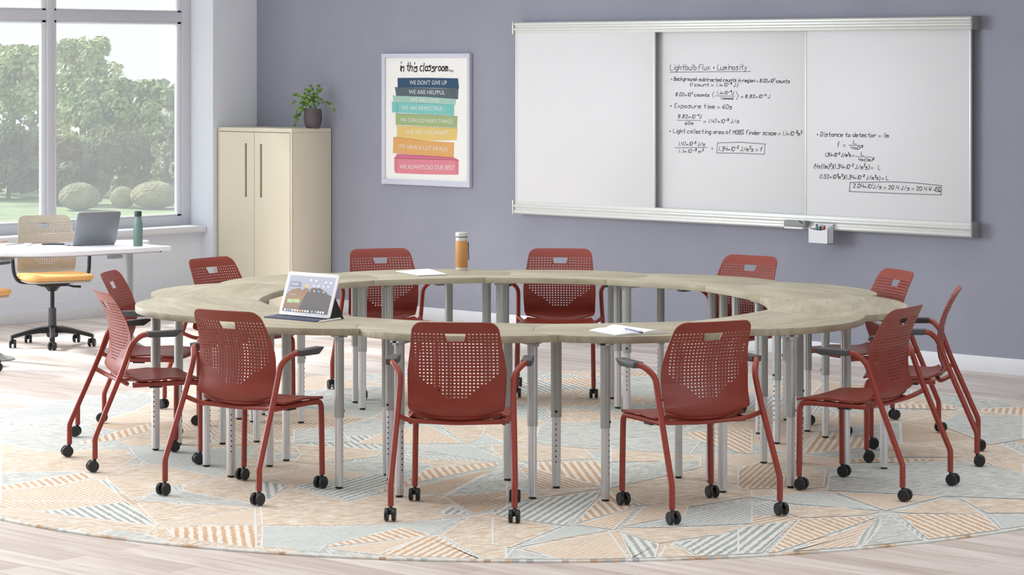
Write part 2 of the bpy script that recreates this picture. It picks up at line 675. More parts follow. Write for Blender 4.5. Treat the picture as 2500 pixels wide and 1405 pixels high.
# ------------------------------------------------------------------ rug
RC, RR = (6.86, -4.27), 3.165
RUGM = [
    rug_mat('rug_peach_mottle', ('#bba48d', '#d8cab8', '#ece6dc'), ('#c4a88d', '#cfb9a2'), 0.021, 0.42, True, 0.35),
    rug_mat('rug_grey_mottle', ('#9fa5a1', '#cacbc6', '#e2e2dc'), ('#a6acaa', '#b8bcb8'), 0.022, 0.42, True, 0.4),
    rug_mat('rug_orange_stripe', ('#ddd6c9', '#e2dcd1', '#e7e2d9'), ('#c49a75', '#cfa680'), 0.038, 0.48, False, 0.85),
    rug_mat('rug_fine_peach_stripe', ('#dad0bf', '#e0d7ca', '#e5ded2'), ('#c6a183', '#d0b092'), 0.026, 0.48, False, 0.75),
    rug_mat('rug_grey_stripe', ('#d6d6d0', '#dcdcd6', '#e2e2dc'), ('#8d9694', '#9fa6a2'), 0.038, 0.46, False, 0.85),
    rug_mat('rug_fine_grey_stripe', ('#cfd1cd', '#d6d8d3', '#dddeda'), ('#9ea6a4', '#aeb5b1'), 0.026, 0.48, False, 0.75),
    rug_mat('rug_cream_border', ('#d9d8d3', '#dfdeda', '#e5e4e1'), ('#d2d0ca', '#d8d6d0'), 0.03, 0.3, True, 0.3),
    rug_mat('rug_brown_stripe', ('#cec1b0', '#d6ccbc', '#dcd4c7'), ('#b28c6d', '#bd997a'), 0.030, 0.52, False, 0.75),
]


def clip_circle(poly, c, R, n=120):
    """Sutherland-Hodgman against a convex n-gon"""
    out = list(poly)
    for k in range(n):
        a = 2 * PI * k / n
        nx, ny = math.cos(a), math.sin(a)
        d = R * math.cos(PI / n)

        def side(p):
            return (p[0] - c[0]) * nx + (p[1] - c[1]) * ny - d
        res = []
        for i in range(len(out)):
            p, q = out[i], out[(i + 1) % len(out)]
            sp, sq = side(p), side(q)
            if sp <= 0:
                res.append(p)
            if (sp < 0 < sq) or (sq < 0 < sp):
                t = sp / (sp - sq)
                res.append((p[0] + (q[0] - p[0]) * t, p[1] + (q[1] - p[1]) * t))
        out = res
        if len(out) < 3:
            return []
    return out


def area(p):
    return 0.5 * sum(p[i][0] * p[(i + 1) % len(p)][1] - p[(i + 1) % len(p)][0] * p[i][1] for i in range(len(p)))


def inset(p, d):
    if area(p) < 0:
        p = p[::-1]
    n = len(p)
    out = []
    for i in range(n):
        a, b2, c2 = Vector(p[i - 1]), Vector(p[i]), Vector(p[(i + 1) % n])
        u, w = (b2 - a), (c2 - b2)
        if u.length < 1e-6 or w.length < 1e-6:
            continue
        u.normalize(); w.normalize()
        n1, n2 = Vector((-u.y, u.x)), Vector((-w.y, w.x))
        m = n1 + n2
        if m.length < 1e-3:
            continue
        m = m.normalized()
        k = min(d / max(m.dot(n1), 0.35), d * 2.5)
        out.append(tuple(b2 + m * k))
    return out


rug_v, rug_f, rug_m, rug_uv = [], [], [], []


def rug_patch(poly, mi, ang, z, ins=0.007):
    poly = clip_circle(poly, RC, RR - 0.012)
    if len(poly) < 3:
        return
    if ins:
        poly = inset(poly, ins)
    if len(poly) < 3:
        return
    if area(poly) < 0:
        poly = poly[::-1]
    o = len(rug_v)
    ca, sa = math.cos(ang), math.sin(ang)
    for x, y in poly:
        rug_v.append((x - RC[0], y - RC[1], z))
    rug_f.append(list(range(o, o + len(poly))))
    rug_m.append(mi)
    # u across the stripes, v along them
    rug_uv.extend([(-sa * x + ca * y, ca * x + sa * y) for x, y in poly])


# woven base disc
disc = [(RC[0] + (RR - 0.013) * math.cos(2 * PI * k / 160), RC[1] + (RR - 0.013) * math.sin(2 * PI * k / 160)) for k in range(160)]
rug_patch(disc, 6, 0, 0.0105, 0)
# irregular triangles all over
gs = 0.72
pts = {}
for i in range(-6, 7):
    for j in range(-6, 7):
        x = RC[0] + (i + 0.5 * (j % 2)) * gs + rnd.uniform(-0.2, 0.2)
        y = RC[1] + j * gs * 0.87 + rnd.uniform(-0.2, 0.2)
        pts[i, j] = (x, y)
kinds = [0, 0, 0, 1, 1, 1, 2, 3, 4, 5, 3, 5, 7]
for i in range(-6, 6):
    for j in range(-6, 6):
        s = j % 2
        a, b_, c_, d_ = pts[i, j], pts[i + 1, j], pts[i, j + 1], pts[i + 1, j + 1]
        for tri in (([a, b_, c_], [b_, d_, c_]) if not s else ([a, b_, d_], [a, d_, c_])):
            rug_patch(tri, rnd.choice(kinds), rnd.choice([0, 0.5, 1.05, 1.57, 2.1, 2.6]), 0.0106)
P_, G_, O_, S_, D_, F_, B_ = 0, 1, 2, 3, 4, 5, 7
A3 = 3.903
TR = [  # crop origin, scale, list of (kind, stripe direction, outline)
    ((0, 1040), A3, [
        (P_, (0, 300, 900, 290), [(0, 180), (400, 270), (900, 250), (1200, 250), (1300, 330), (1100, 430), (900, 500), (0, 460)]),
        (G_, (0, 150, 900, 190), [(0, 40), (960, 60), (1000, 130), (760, 250), (400, 268), (0, 170)]),
        (G_, (0, 560, 700, 470), [(0, 465), (820, 458), (60, 590), (0, 600)]),
        (O_, (700, 470, 800, 540), [(0, 600), (830, 460), (910, 515), (560, 590), (0, 640)]),
        (S_, (200, 710, 600, 560), [(0, 640), (560, 590), (930, 525), (1210, 745), (0, 740)]),
        (S_, (200, 750, 420, 820), [(-300, 735), (1200, 748), (350, 850), (60, 800), (-300, 762)]),
        (D_, (1050, 760, 1400, 960), [(350, 850), (1220, 750), (1500, 980), (800, 900)]),
        (P_, (500, 890, 1400, 1000), [(500, 885), (800, 905), (1500, 990), (1400, 1060), (1000, 1005)]),
        (P_, (1100, 500, 1900, 460), [(1000, 500), (1400, 390), (1900, 430), (2060, 520), (1560, 620), (1260, 740), (1020, 545)]),
        (G_, (1290, 700, 2400, 780), [(1290, 740), (1560, 620), (1760, 650), (2470, 780), (2470, 800)]),
        (P_, (1500, 930, 2400, 800), [(1300, 760), (2440, 803), (1800, 900), (1500, 970)]),
        (S_, (1700, 950, 2400, 900), [(1600, 960), (2440, 810), (2440, 970)]),
        (O_, (2100, 980, 2120, 1120), [(1580, 1000), (2450, 970), (2450, 1200), (1650, 1090)]),
        (P_, (1760, 640, 2400, 700), [(1720, 610), (2100, 540), (2430, 560), (2430, 770), (1760, 650)]),
        (F_, (1400, 370, 1900, 260), [(1220, 230), (1450, 200), (2050, 240), (2480, 210), (2240, 430), (2060, 510), (1400, 380), (1300, 330)]),
        (O_, (1100, 90, 1130, 150), [(680, 210), (1030, 100), (1400, 0), (1460, 60), (1100, 160)]),
        (P_, (1100, 160, 2000, 100), [(1100, 165), (1460, 65), (2000, 60), (2050, 200), (1250, 220)]),
    ]),
    ((600, 1040), A3, [
        (D_, (230, 560, 250, 700), [(100, 540), (400, 590), (210, 740), (100, 650)]),
        (S_, (300, 470, 1100, 440), [(180, 500), (700, 400), (1280, 460), (1250, 480), (900, 545), (440, 585)]),
        (D_, (800, 650, 1300, 500), [(440, 595), (1300, 480), (1420, 560), (1000, 750)]),
        (P_, (300, 900, 1800, 800), [(130, 790), (410, 620), (990, 755), (1180, 700), (1500, 640), (1900, 700), (2130, 880), (1500, 960), (900, 980), (150, 970)]),
        (F_, (200, 1150, 1200, 990), [(150, 985), (900, 990), (1550, 960), (2100, 900), (1750, 1060), (1480, 1000), (780, 1160), (700, 1230), (140, 1180)]),
        (O_, (1200, 1070, 1350, 1130), [(700, 1190), (1500, 990), (1780, 1070), (1500, 1110)]),
        (S_, (800, 1220, 1600, 1110), [(760, 1200), (1500, 1110), (1700, 1080), (1250, 1260)]),
        (O_, (1550, 1230, 1850, 1080), [(1250, 1260), (1700, 1080), (1830, 1070), (2230, 1300)]),
        (P_, (1900, 1150, 2480, 1080), [(1890, 1050), (2150, 880), (2490, 920), (2490, 1310), (2230, 1290), (1850, 1070)]),
        (D_, (1900, 870, 2000, 800), [(1850, 850), (1950, 790), (2140, 870), (1900, 880)]),
        (B_, (2000, 800, 2400, 690), [(1880, 700), (2200, 650), (2498, 640), (2498, 800), (2160, 870)]),
        (G_, (1900, 680, 2450, 480), [(1880, 700), (2250, 500), (2498, 430), (2498, 640), (2250, 680)]),
        (O_, (1500, 500, 1570, 590), [(1480, 560), (1750, 430), (2400, 370), (2420, 400), (1700, 550), (1160, 700)]),
        (P_, (1500, 350, 2350, 370), [(1500, 330), (2350, 370), (1780, 430), (1740, 400)]),
        (B_, (1600, 620, 2300, 450), [(1480, 640), (2400, 420), (2250, 500), (1900, 690)]),
        (F_, (1800, 230, 2150, 330), [(1380, 210), (2150, 210), (2480, 350), (2350, 370)]),
        (S_, (1300, 180, 1600, 60), [(1040, 200), (1350, 60), (1750, 20), (2080, 190)]),
        (P_, (1830, 50, 2300, 60), [(1830, 0), (2300, 30), (2250, 130), (2100, 200)]),
        (P_, (440, 300, 1300, 280), [(440, 200), (1000, 230), (1300, 260), (1250, 320), (650, 390), (450, 370), (520, 300)]),
        (G_, (800, 400, 1400, 380), [(800, 400), (1250, 330), (1450, 340), (1740, 400), (1420, 500), (1000, 470)]),
        (G_, (450, 100, 900, 90), [(450, 60), (900, 30), (1000, 180), (450, 190)]),
    ]),
    ((1200, 1040), A3, [
        (G_, (500, 100, 1700, 120), [(500, 0), (1200, -20), (1700, 90), (2000, 170), (1900, 290), (930, 240), (400, 190), (450, 30)]),
        (P_, (100, 300, 900, 300), [(0, 205), (450, 230), (900, 250), (1000, 340), (300, 370), (100, 340), (0, 260)]),
        (O_, (870, 370, 970, 500), [(440, 370), (1000, 365), (1090, 420), (1090, 610), (800, 540), (440, 440)]),
        (B_, (500, 480, 800, 590), [(240, 400), (440, 440), (1090, 615), (430, 640)]),
        (P_, (430, 700, 1090, 620), [(430, 640), (1090, 615), (300, 740), (0, 720)]),
        (D_, (500, 950, 900, 700), [(240, 760), (1040, 640), (1000, 730), (720, 980), (240, 920), (0, 870), (0, 830)]),
        (O_, (1000, 790, 1080, 870), [(1000, 740), (1100, 640), (1430, 780), (1250, 840), (790, 960)]),
        (S_, (900, 990, 1300, 860), [(800, 970), (1400, 800), (1170, 1020)]),
        (S_, (1300, 970, 1800, 830), [(1250, 990), (1450, 800), (1900, 760), (1850, 880), (1700, 900)]),
        (P_, (50, 1100, 600, 1000), [(0, 900), (240, 930), (660, 990), (180, 1190), (0, 1160)]),
        (F_, (300, 1150, 900, 1050), [(230, 1190), (700, 990), (1110, 1030), (800, 1080), (300, 1180)]),
        (S_, (500, 1180, 900, 1080), [(280, 1200), (1130, 1040), (1320, 1310), (650, 1300)]),
        (G_, (120, 1260, 600, 1270), [(120, 1300), (200, 1200), (650, 1290), (640, 1310)]),
        (P_, (1250, 1050, 2400, 1000), [(1180, 1030), (1500, 1010), (2490, 980), (2200, 1060), (1720, 1130), (1600, 1150)]),
        (D_, (1300, 1070, 1450, 1280), [(1210, 1040), (1600, 1160), (1560, 1300), (1340, 1310)]),
        (P_, (1650, 1200, 1900, 1240), [(1650, 1170), (1820, 1190), (1980, 1300), (1590, 1300)]),
        (D_, (2050, 1240, 2350, 1060), [(1750, 1150), (2200, 1060), (2490, 1000), (2490, 1300), (2020, 1300)]),
        (F_, (1900, 960, 2300, 830), [(1250, 1000), (1850, 880), (2490, 740), (2490, 960), (1600, 1000)]),
        (P_, (1300, 720, 2400, 650), [(1200, 640), (2200, 560), (2490, 640), (2490, 700), (1900, 800), (1500, 790), (1400, 760)]),
        (G_, (1200, 560, 1900, 420), [(1130, 420), (2000, 320), (2000, 420), (1500, 540), (1130, 620)]),
        (P_, (1200, 330, 1900, 340), [(1130, 250), (1900, 300), (2000, 360), (1130, 370)]),
        (O_, (2000, 100, 2150, 180), [(1820, 90), (2490, 50), (2490, 290), (2400, 290), (2000, 180)]),
    ]),
    ((1800, 1000), 3.566, [
        (B_, (100, 650, 250, 520), [(0, 540), (200, 480), (330, 480), (420, 620), (400, 710), (0, 720)]),
        (P_, (560, 600, 760, 620), [(550, 520), (780, 560), (760, 700), (570, 720), (560, 600)]),
        (G_, (900, 700, 2400, 560), [(800, 600), (1000, 500), (1500, 480), (2000, 480), (2300, 520), (2600, 630), (2600, 810), (1800, 780), (770, 730)]),
        (F_, (600, 790, 1000, 890), [(100, 790), (760, 740), (1240, 910), (900, 880), (500, 850)]),
        (P_, (500, 900, 1200, 930), [(450, 870), (900, 880), (1240, 920), (1100, 950), (550, 970), (430, 930)]),
        (S_, (1150, 880, 1600, 790), [(860, 750), (1800, 780), (1290, 910)]),
        (P_, (1400, 900, 2000, 860), [(1350, 920), (1800, 800), (2000, 840), (2140, 940), (1500, 930)]),
        (P_, (1950, 850, 2450, 880), [(1930, 800), (2600, 820), (2600, 930), (2180, 930)]),
        (O_, (700, 990, 900, 1070), [(540, 980), (1230, 960), (900, 1080), (240, 1310)]),
        (S_, (700, 1180, 1150, 1030), [(420, 1290), (1230, 970), (1100, 1110), (1020, 1250)]),
        (G_, (1100, 1200, 1600, 1100), [(1330, 940), (1650, 1190), (1060, 1260)]),
        (O_, (1500, 1000, 1750, 1110), [(1400, 940), (2140, 940), (2310, 1090), (1700, 1190)]),
        (F_, (2250, 1050, 2490, 1000), [(2190, 950), (2600, 940), (2600, 1060), (2330, 1100)]),
        (D_, (100, 1250, 350, 1050), [(0, 1060), (520, 990), (200, 1290), (0, 1320)]),
        (O_, (1500, 450, 1520, 480), [(960, 460), (1300, 440), (1700, 460), (1650, 480), (950, 490)]),
        (P_, (1300, 400, 1800, 380), [(1300, 320), (1730, 350), (1900, 440), (1290, 440)]),
        (S_, (2200, 490, 2490, 560), [(2130, 470), (2496, 500), (2496, 590), (2250, 520)]),
        (G_, (1900, 150, 2400, 200), [(1900, 60), (2496, 80), (2496, 280), (2200, 330), (1750, 150)]),
        (O_, (1500, 0, 1510, 30), [(1360, 10), (1390, -30), (1920, -10), (1900, 25)]),
    ]),
]
zi = 0.0107
for (ox, oy), s, L in TR:
    for kind, dr, poly in L:
        W = [unp(ox + x / s, oy + y / s) for x, y in poly]
        a, b_ = unp(ox + dr[0] / s, oy + dr[1] / s), unp(ox + dr[2] / s, oy + dr[3] / s)
        zi += 0.00003
        rug_patch(W, 6, 0, zi - 0.00001, 0)
        rug_patch(W, kind, math.atan2(b_[1] - a[1], b_[0] - a[0]), zi, 0.008)
# bound edge
o = len(rug_v)
NE = 720
for k in range(NE):
    t = 2 * PI * k / NE
    for r_, z_ in ((RR - 0.014, 0.0106), (RR - 0.006, 0.0106), (RR, 0.006), (RR, 0.0)):
        rug_v.append((r_ * math.cos(t), r_ * math.sin(t), z_))
for k in range(NE):
    k2 = (k + 1) % NE
    for q in range(3):
        rug_f.append([o + k * 4 + q, o + k2 * 4 + q, o + k2 * 4 + q + 1, o + k * 4 + q + 1][::-1])
        rug_m.append((6, 5, 7, 6, 3)[(k * 7 // 3) % 5])
        rug_uv.extend([(k * 0.08, q * 0.01)] * 4)
me = bpy.data.meshes.new('round_rug')
me.from_pydata(rug_v, [], rug_f)
for m in RUGM:
    me.materials.append(m)
me.polygons.foreach_set('material_index', rug_m)
uvl = me.uv_layers.new(name='uv')
uvl.data.foreach_set('uv', [c for p in rug_uv for c in p])
me.update()
ro = bpy.data.objects.new('round_rug', me)
C.objects.link(ro)
ro.location = (RC[0], RC[1], 0.0005)
tag(ro, 'large round woven rug in peach, cream and grey triangles under the ring of tables', 'rug')
RZ = 0.0140                                 # things on the rug stand this high


# ------------------------------------------------------------------ ring tables
OPX = {0: None, 1: (879, 803), 2: (1362, 818), 3: None, 4: (2111, 770), 5: (2128, 723), 6: (1901, 688), 7: (1570, 668),
       8: (1217, 660), 9: (822, 667), 10: (536, 692), 11: (386, 728)}
IPX = {0: None, 1: (1002, 782), 2: (1356, 791), 3: (1694, 784), 4: (1872, 756.5), 5: (1854, 727), 6: (1720, 699),
       7: (1480, 683), 8: (1184, 678), 9: (912, 685), 10: None, 11: (633, 733)}
TC = (6.72, -4.25)


def pol(r, a):
    a = math.radians(a)
    return (TC[0] + r * math.cos(a), TC[1] + r * math.sin(a))


OW = {k: (unp(*p, 0.74) if p else None) for k, p in OPX.items()}
IW = {k: (unp(*p, 0.74) if p else None) for k, p in IPX.items()}
OW[0], IW[0] = pol(1.79, -102), pol(1.28, -100)
OW[3] = pol(1.90, -14)
IW[10] = pol(1.32, -165)
FIT = {0: (-98.2, (6.614, -4.187)), 1: (-75.2, (6.823, -4.172)), 2: (-45.9, (6.843, -4.207)), 3: (-10.7, (6.838, -4.399)),
       4: (19.4, (6.85, -4.38)), 5: (51.1, (6.825, -4.332)), 6: (79.7, (6.775, -4.298)), 7: (104.1, (6.647, -4.327)),
       8: (132.2, (6.626, -4.351)), 9: (164.0, (6.631, -4.272)), 10: (198.3, (6.623, -4.163)), 11: (231.8, (6.61, -4.124))}
LEGPX = {0: {'ocw': (564, 1172), 'icw': (658, 1146), 'occ': (828, 1200), 'icc': (945, 1168)},
         1: {'ocw': (975, 1221), 'icw': (953, 1179), 'occ': (1300, 1225), 'icc': (1239, 1180)},
         2: {'ocw': (1478, 1231), 'icw': (1358, 1199), 'occ': (1764, 1210), 'icc': (1656, 1174)},
         3: {'ocw': (1930, 1198), 'icw': (1734, 1184), 'occ': (2065, 1159), 'icc': (1864, 1138)},
         4: {'ocw': (2158, 1152), 'icw': (1951, 1138), 'occ': (2015, 1075), 'icc': (1896, 1090)},
         11: {'ocw': (380, 1106), 'icw': (543, 1091), 'occ': (504, 1146), 'icc': (699, 1132)},
         5: {'icw': (1853, 1066), 'icc': (1797, 1034)},
         6: {'icw': (1766, 1016), 'occ': (1613, 984), 'icc': (1530, 1010)},
         7: {'ocw': (1494, 979), 'icw': (1508, 1003), 'occ': (1233, 976), 'icc': (1222, 996)},
         8: {'ocw': (1096, 975), 'icw': (1188, 990), 'icc': (950, 1004)},
         9: {'ocw': (867, 989), 'icw': (885, 1006), 'icc': (735, 1039)},
         10: {'occ': (436, 1092), 'icc': (627, 1086), 'ocw': (583, 1030)}}
LEGPOL = {(6, 'ocw'): (1.56, 9), (5, 'ocw'): (1.58, 8), (9, 'occ'): (1.58, 23), (8, 'occ'): (1.6, 22)}
TLOC = {'ocw': (1.70, 7), 'icw': (1.49, 3), 'occ': (1.70, 23), 'icc': (1.45, 27)}


def seam(k):
    """seam curve from inner to outer, bulging clockwise"""
    o_, i_ = Vector(OW[k % 12]), Vector(IW[k % 12])
    d = o_ - i_
    nrm = Vector((d.y, -d.x)).normalized()      # clockwise side
    out = []
    N = 14
    for j in range(N + 1):
        t = j / N
        bulge = 0.105 * (math.sin(PI * t) ** 0.75)
        out.append(tuple(i_ + d * t + nrm * bulge))
    return out


def leg_sleeve():
    """upper leg: oval extrusion with grooves"""
    prof = []
    for k in range(28):
        t = 2 * PI * k / 28
        r = 0.0235 - (0.0022 if k % 7 == 3 else 0)
        prof.append((r * math.cos(t) * 1.05, r * math.sin(t) * 0.92))
    return prof


_sl = leg_sleeve()
m_sleeve = MB().prism(_sl, 0.335, 0.705).mesh('leg', [M['steel']], smooth=30)
_in = MB().prism([(x * 0.84, y * 0.84) for x, y in _sl], 0.022, 0.34)
for i in range(8):
    _in.lathe([(0.0034, 0), (0.0034, 0.0018)], 8, 1, T=Matrix.Translation((0, -0.0180, 0.305 - i * 0.0245)) @ Matrix.Rotation(PI / 2, 4, 'X'))
m_inner = _in.mesh('inner_leg', [M['chrome'], M['screw']], smooth=30)
m_holes = MB().lathe([(0.0062, 0), (0.0062, 0.004)], 10, T=Matrix.Translation((0, -0.0205, 0.362)) @ Matrix.Rotation(PI / 2, 4, 'X')).mesh('lock_pin', [M['screw']])
m_foot = MB().lathe([(0.016, RZ), (0.017, RZ + 0.006), (0.010, RZ + 0.009), (0.010, 0.026)], 14).mesh('foot_glide', [M['black']])
_bk = MB()
_bk.prism([(-0.03, 0.688), (0.11, 0.703), (0.11, 0.7078), (-0.03, 0.7078)], -0.012, 0.012, T=Matrix.Rotation(PI / 2, 4, 'X'))
_bk.box(-0.03, 0.03, -0.03, 0.03, 0.7, 0.7078)
m_brk = _bk.mesh('leg_bracket', [M['greym']])


def inst(name, me_, parent, loc=(0, 0, 0), rz=0):
    o2 = bpy.data.objects.new(name, me_)
    C.objects.link(o2)
    o2.parent = parent
    o2.location = loc
    o2.rotation_euler = (0, 0, rz)
    return o2


TLAB = {
    0: 'curved wood-topped table at the near left holding the propped tablet',
    1: 'curved wood-topped table right behind the nearest middle red chair',
    2: 'curved wood-topped table at the front holding the open notebook',
    3: 'curved wood-topped table at the front right, next right of the one with the open notebook',
    4: 'curved wood-topped table forming the rightmost bulge of the ring',
    5: 'curved wood-topped table at the back right, just beyond the rightmost one',
    6: 'curved wood-topped table at the back right, under the marker cup on the whiteboard',
    7: 'curved wood-topped table in front of the middle far chair, below the whiteboard left panel',
    8: 'curved wood-topped table at the back holding the tan tumbler and loose paper',
    9: 'curved wood-topped table at the back left, seen behind the top of the tablet',
    10: 'curved wood-topped table at the left, second row behind the nearest left one',
    11: 'curved wood-topped table at the near left end beside the armed chairs, no items on it',
}
for k in range(12):
    rot, org = FIT[k]
    A, B2 = seam(k), seam(k + 1)
    o0, o1 = Vector(OW[k]), Vector(OW[(k + 1) % 12])
    i0, i1 = Vector(IW[k]), Vector(IW[(k + 1) % 12])

    def arc(p, q, bulge_r, pw, skew=0.0):
        cc = Vector(TC)
        a0 = math.atan2((p - cc).y, (p - cc).x)
        a1 = math.atan2((q - cc).y, (q - cc).x)
        while a1 < a0:
            a1 += 2 * PI
        r0, r1 = (p - cc).length, (q - cc).length
        out = []
        N = 22
        for j in range(1, N):
            t = j / N
            r_ = r0 + (r1 - r0) * t + bulge_r * (math.sin(PI * t ** (1 - skew)) ** pw)
            a_ = a0 + (a1 - a0) * t
            out.append((cc.x + r_ * math.cos(a_), cc.y + r_ * math.sin(a_)))
        return out
    outer = arc(o0, o1, 0.12 if k not in (6, 7) else 0.09, 0.8, 0.15)
    inner = arc(i0, i1, -0.02, 1.0)
    gap = 0.0008
    poly = A + outer + B2[::-1] + inner[::-1]
    cen = (sum(p[0] for p in poly) / len(poly), sum(p[1] for p in poly) / len(poly))
    rz = math.radians(rot + 15 + 90)
    t = thing('curved_table', TLAB[k], 'table', (cen[0], cen[1], 0), rz, 'curved tables in the ring')
    Ri = Matrix.Rotation(-rz, 2)
    lp = [tuple(Ri @ Vector((x - cen[0], y - cen[1]))) for x, y in poly]
    lp = inset(lp, gap)
    if area(lp) < 0:
        lp = lp[::-1]
    MB().prism(lp, 0.708, 0.74).build('tabletop', M['wood'], t, bevel=0.0025, bseg=2, smooth=30)
    for key in ('ocw', 'icw', 'occ', 'icc'):
        px = LEGPX.get(k, {}).get(key)
        if px:
            w = Vector(unp(*px))
        else:
            rr, aa = LEGPOL.get((k, key)) or TLOC[key]
            aa = math.radians(rot + aa)
            w = Vector((org[0] + rr * math.cos(aa), org[1] + rr * math.sin(aa)))
        d = Vector(cen) - w
        l = Ri @ (w - Vector(cen))
        dl = Ri @ d
        az = math.atan2(dl.y, dl.x)
        lg = inst('leg', m_sleeve, t, (l.x, l.y, 0), az)
        inst('inner_leg', m_inner, lg)
        inst('lock_pin', m_holes, lg)
        inst('foot_glide', m_foot, lg)
        inst('leg_bracket', m_brk, lg)


# ------------------------------------------------------------------ shell back with square perforations
def prof_y(z):
    K = [(0.452, -0.082), (0.47, -0.098), (0.50, -0.104), (0.55, -0.097), (0.60, -0.091), (0.68, -0.094), (0.74, -0.111), (0.79, -0.134), (0.83, -0.155), (0.855, -0.170), (0.868, -0.180)]
    return float(np.interp(z, [a for a, _ in K], [c for _, c in K]))


def half_w(z):
    K = [(0.45, 0.192), (0.47, 0.200), (0.50, 0.204), (0.60, 0.208), (0.65, 0.208), (0.70, 0.202), (0.76, 0.193), (0.83, 0.184), (0.868, 0.180)]
    w = float(np.interp(z, [a for a, _ in K], [c for _, c in K]))
    top, r = 0.868, 0.042
    if z > top - r:
        q = (z - (top - r)) / r
        w -= r * (1 - math.sqrt(max(0, 1 - q * q)))
    return w


def shell_back():
    zs = [0.452, 0.46, 0.47, 0.485, 0.50, 0.515, 0.528]
    p = 0.0145
    nrow = 20
    hz = 0.0063
    rows = []
    for r in range(nrow):                       # bottom up
        zc = 0.5395 + r * p
        rows.append((len(zs), zc))
        zs += [zc - hz / 2, zc + hz / 2]
    zs += [0.828, 0.836, 0.844, 0.851, 0.857, 0.862, 0.866, 0.868]
    pc = 0.0163
    hx = 0.0080
    xs = []
    for c in range(22):
        xc = (c - 10.5) * pc
        xs += [xc - hx / 2, xc + hx / 2]
    V, Fc, skip = [], [], set()
    nx = len(xs) + 4
    for zi_, z in enumerate(zs):
        w = half_w(z)
        e = xs[-1]
        lim = w - 0.010
        sc_ = min(1, lim / e)
        row = [-w, -(w + e * sc_) / 2 - 0.001] + [x * sc_ for x in xs] + [(w + e * sc_) / 2 + 0.001, w]
        for x in row:
            V.append([x, prof_y(z) + 0.55 * x * x * min(1, max(0.25, (z - 0.45) / 0.1)) + 0.9 * max(0, 0.5 - z) * 0, z + (x * x) * (0.9 if z < 0.5 else 0) * max(0, (0.5 - z) / 0.05)])
    holes = set()
    for r, (zi_, zc) in enumerate(rows):
        # rows from the bottom: 0 has 5 holes wide
        if r < 7:
            half = [2.6, 3.6, 4.6, 6.1, 7.6, 8.6, 10.1][r]
        else:
            half = 11
        for c in range(22):
            if abs(c - 10.5) < half:
                if r >= nrow - 3 and 8 <= c <= 13:
                    continue
                holes.add((zi_, 2 + 2 * c))
    # hand slot: rows nrow-3..nrow-1, columns 8..13
    z0i, z1i = rows[nrow - 3][0], rows[nrow - 1][0] + 1
    c0, c1 = 2 + 16, 2 + 27
    for zi_ in range(z0i, z1i):
        for ci in range(c0, c1):
            holes.add((zi_, ci))
    for zi_ in range(z0i, z1i + 1):
        t = 1 - (zi_ - z0i) / (z1i - z0i)
        for ci, sg in ((c0, 1), (c1, -1)):
            V[zi_ * nx + ci][0] += sg * 0.009 * t
    for zi_ in range(len(zs) - 1):
        for ci in range(nx - 1):
            if (zi_, ci) in holes:
                continue
            a = zi_ * nx + ci
            Fc.append([a, a + 1, a + nx + 1, a + nx])
    me_ = bpy.data.meshes.new('backrest')
    me_.from_pydata(V, [], Fc)
    bm = bmesh.new()
    bm.from_mesh(me_)
    bmesh.ops.recalc_face_normals(bm, faces=bm.faces)
    bmesh.ops.solidify(bm, geom=bm.faces[:], thickness=0.0042)
    loose = [v for v in bm.verts if not v.link_faces]
    bmesh.ops.delete(bm, geom=loose, context='VERTS')
    bmesh.ops.recalc_face_normals(bm, faces=bm.faces)
    bm.to_mesh(me_)
    bm.free()
    me_.polygons.foreach_set('use_smooth', [True] * len(me_.polygons))
    me_.set_sharp_from_angle(angle=math.radians(50))
    return me_


def shell_seat(th=0.009):
    """dished seat that sweeps up into the back"""
    K = [(0.286, 0.437), (0.280, 0.4425), (0.262, 0.4465), (0.20, 0.448), (0.12, 0.446), (0.04, 0.441), (-0.02, 0.439), (-0.055, 0.441), (-0.075, 0.447), (-0.088, 0.456)]
    Wd = [0.215, 0.221, 0.225, 0.226, 0.224, 0.222, 0.216, 0.206, 0.196, 0.188]
    V, Fc = [], []
    N = 16
    for (y, z), w in zip(K, Wd):
        for k in range(N + 1):
            s = -1 + 2 * k / N
            s2 = math.copysign(abs(s) ** 0.8, s)
            x = s2 * w
            lift = 0.014 * abs(s2) ** 2.5 if y < 0.2 else 0.006 * abs(s2) ** 2
            V.append((x, y + 0.55 * x * x * (1 if y < -0.05 else 0), z + lift))
    for i in range(len(K) - 1):
        for k in range(N):
            a = i * (N + 1) + k
            Fc.append([a, a + 1, a + N + 2, a + N + 1])
    me_ = bpy.data.meshes.new('seat')
    me_.from_pydata(V, [], Fc)
    bm = bmesh.new()
    bm.from_mesh(me_)
    bmesh.ops.recalc_face_normals(bm, faces=bm.faces)
    if sum(f.normal.z for f in bm.faces) < 0:
        bmesh.ops.reverse_faces(bm, faces=bm.faces[:])
    bmesh.ops.solidify(bm, geom=bm.faces[:], thickness=th)
    bmesh.ops.recalc_face_normals(bm, faces=bm.faces)
    bm.to_mesh(me_)
    bm.free()
    me_.polygons.foreach_set('use_smooth', [True] * len(me_.polygons))
    me_.set_sharp_from_angle(angle=math.radians(60))
    return me_


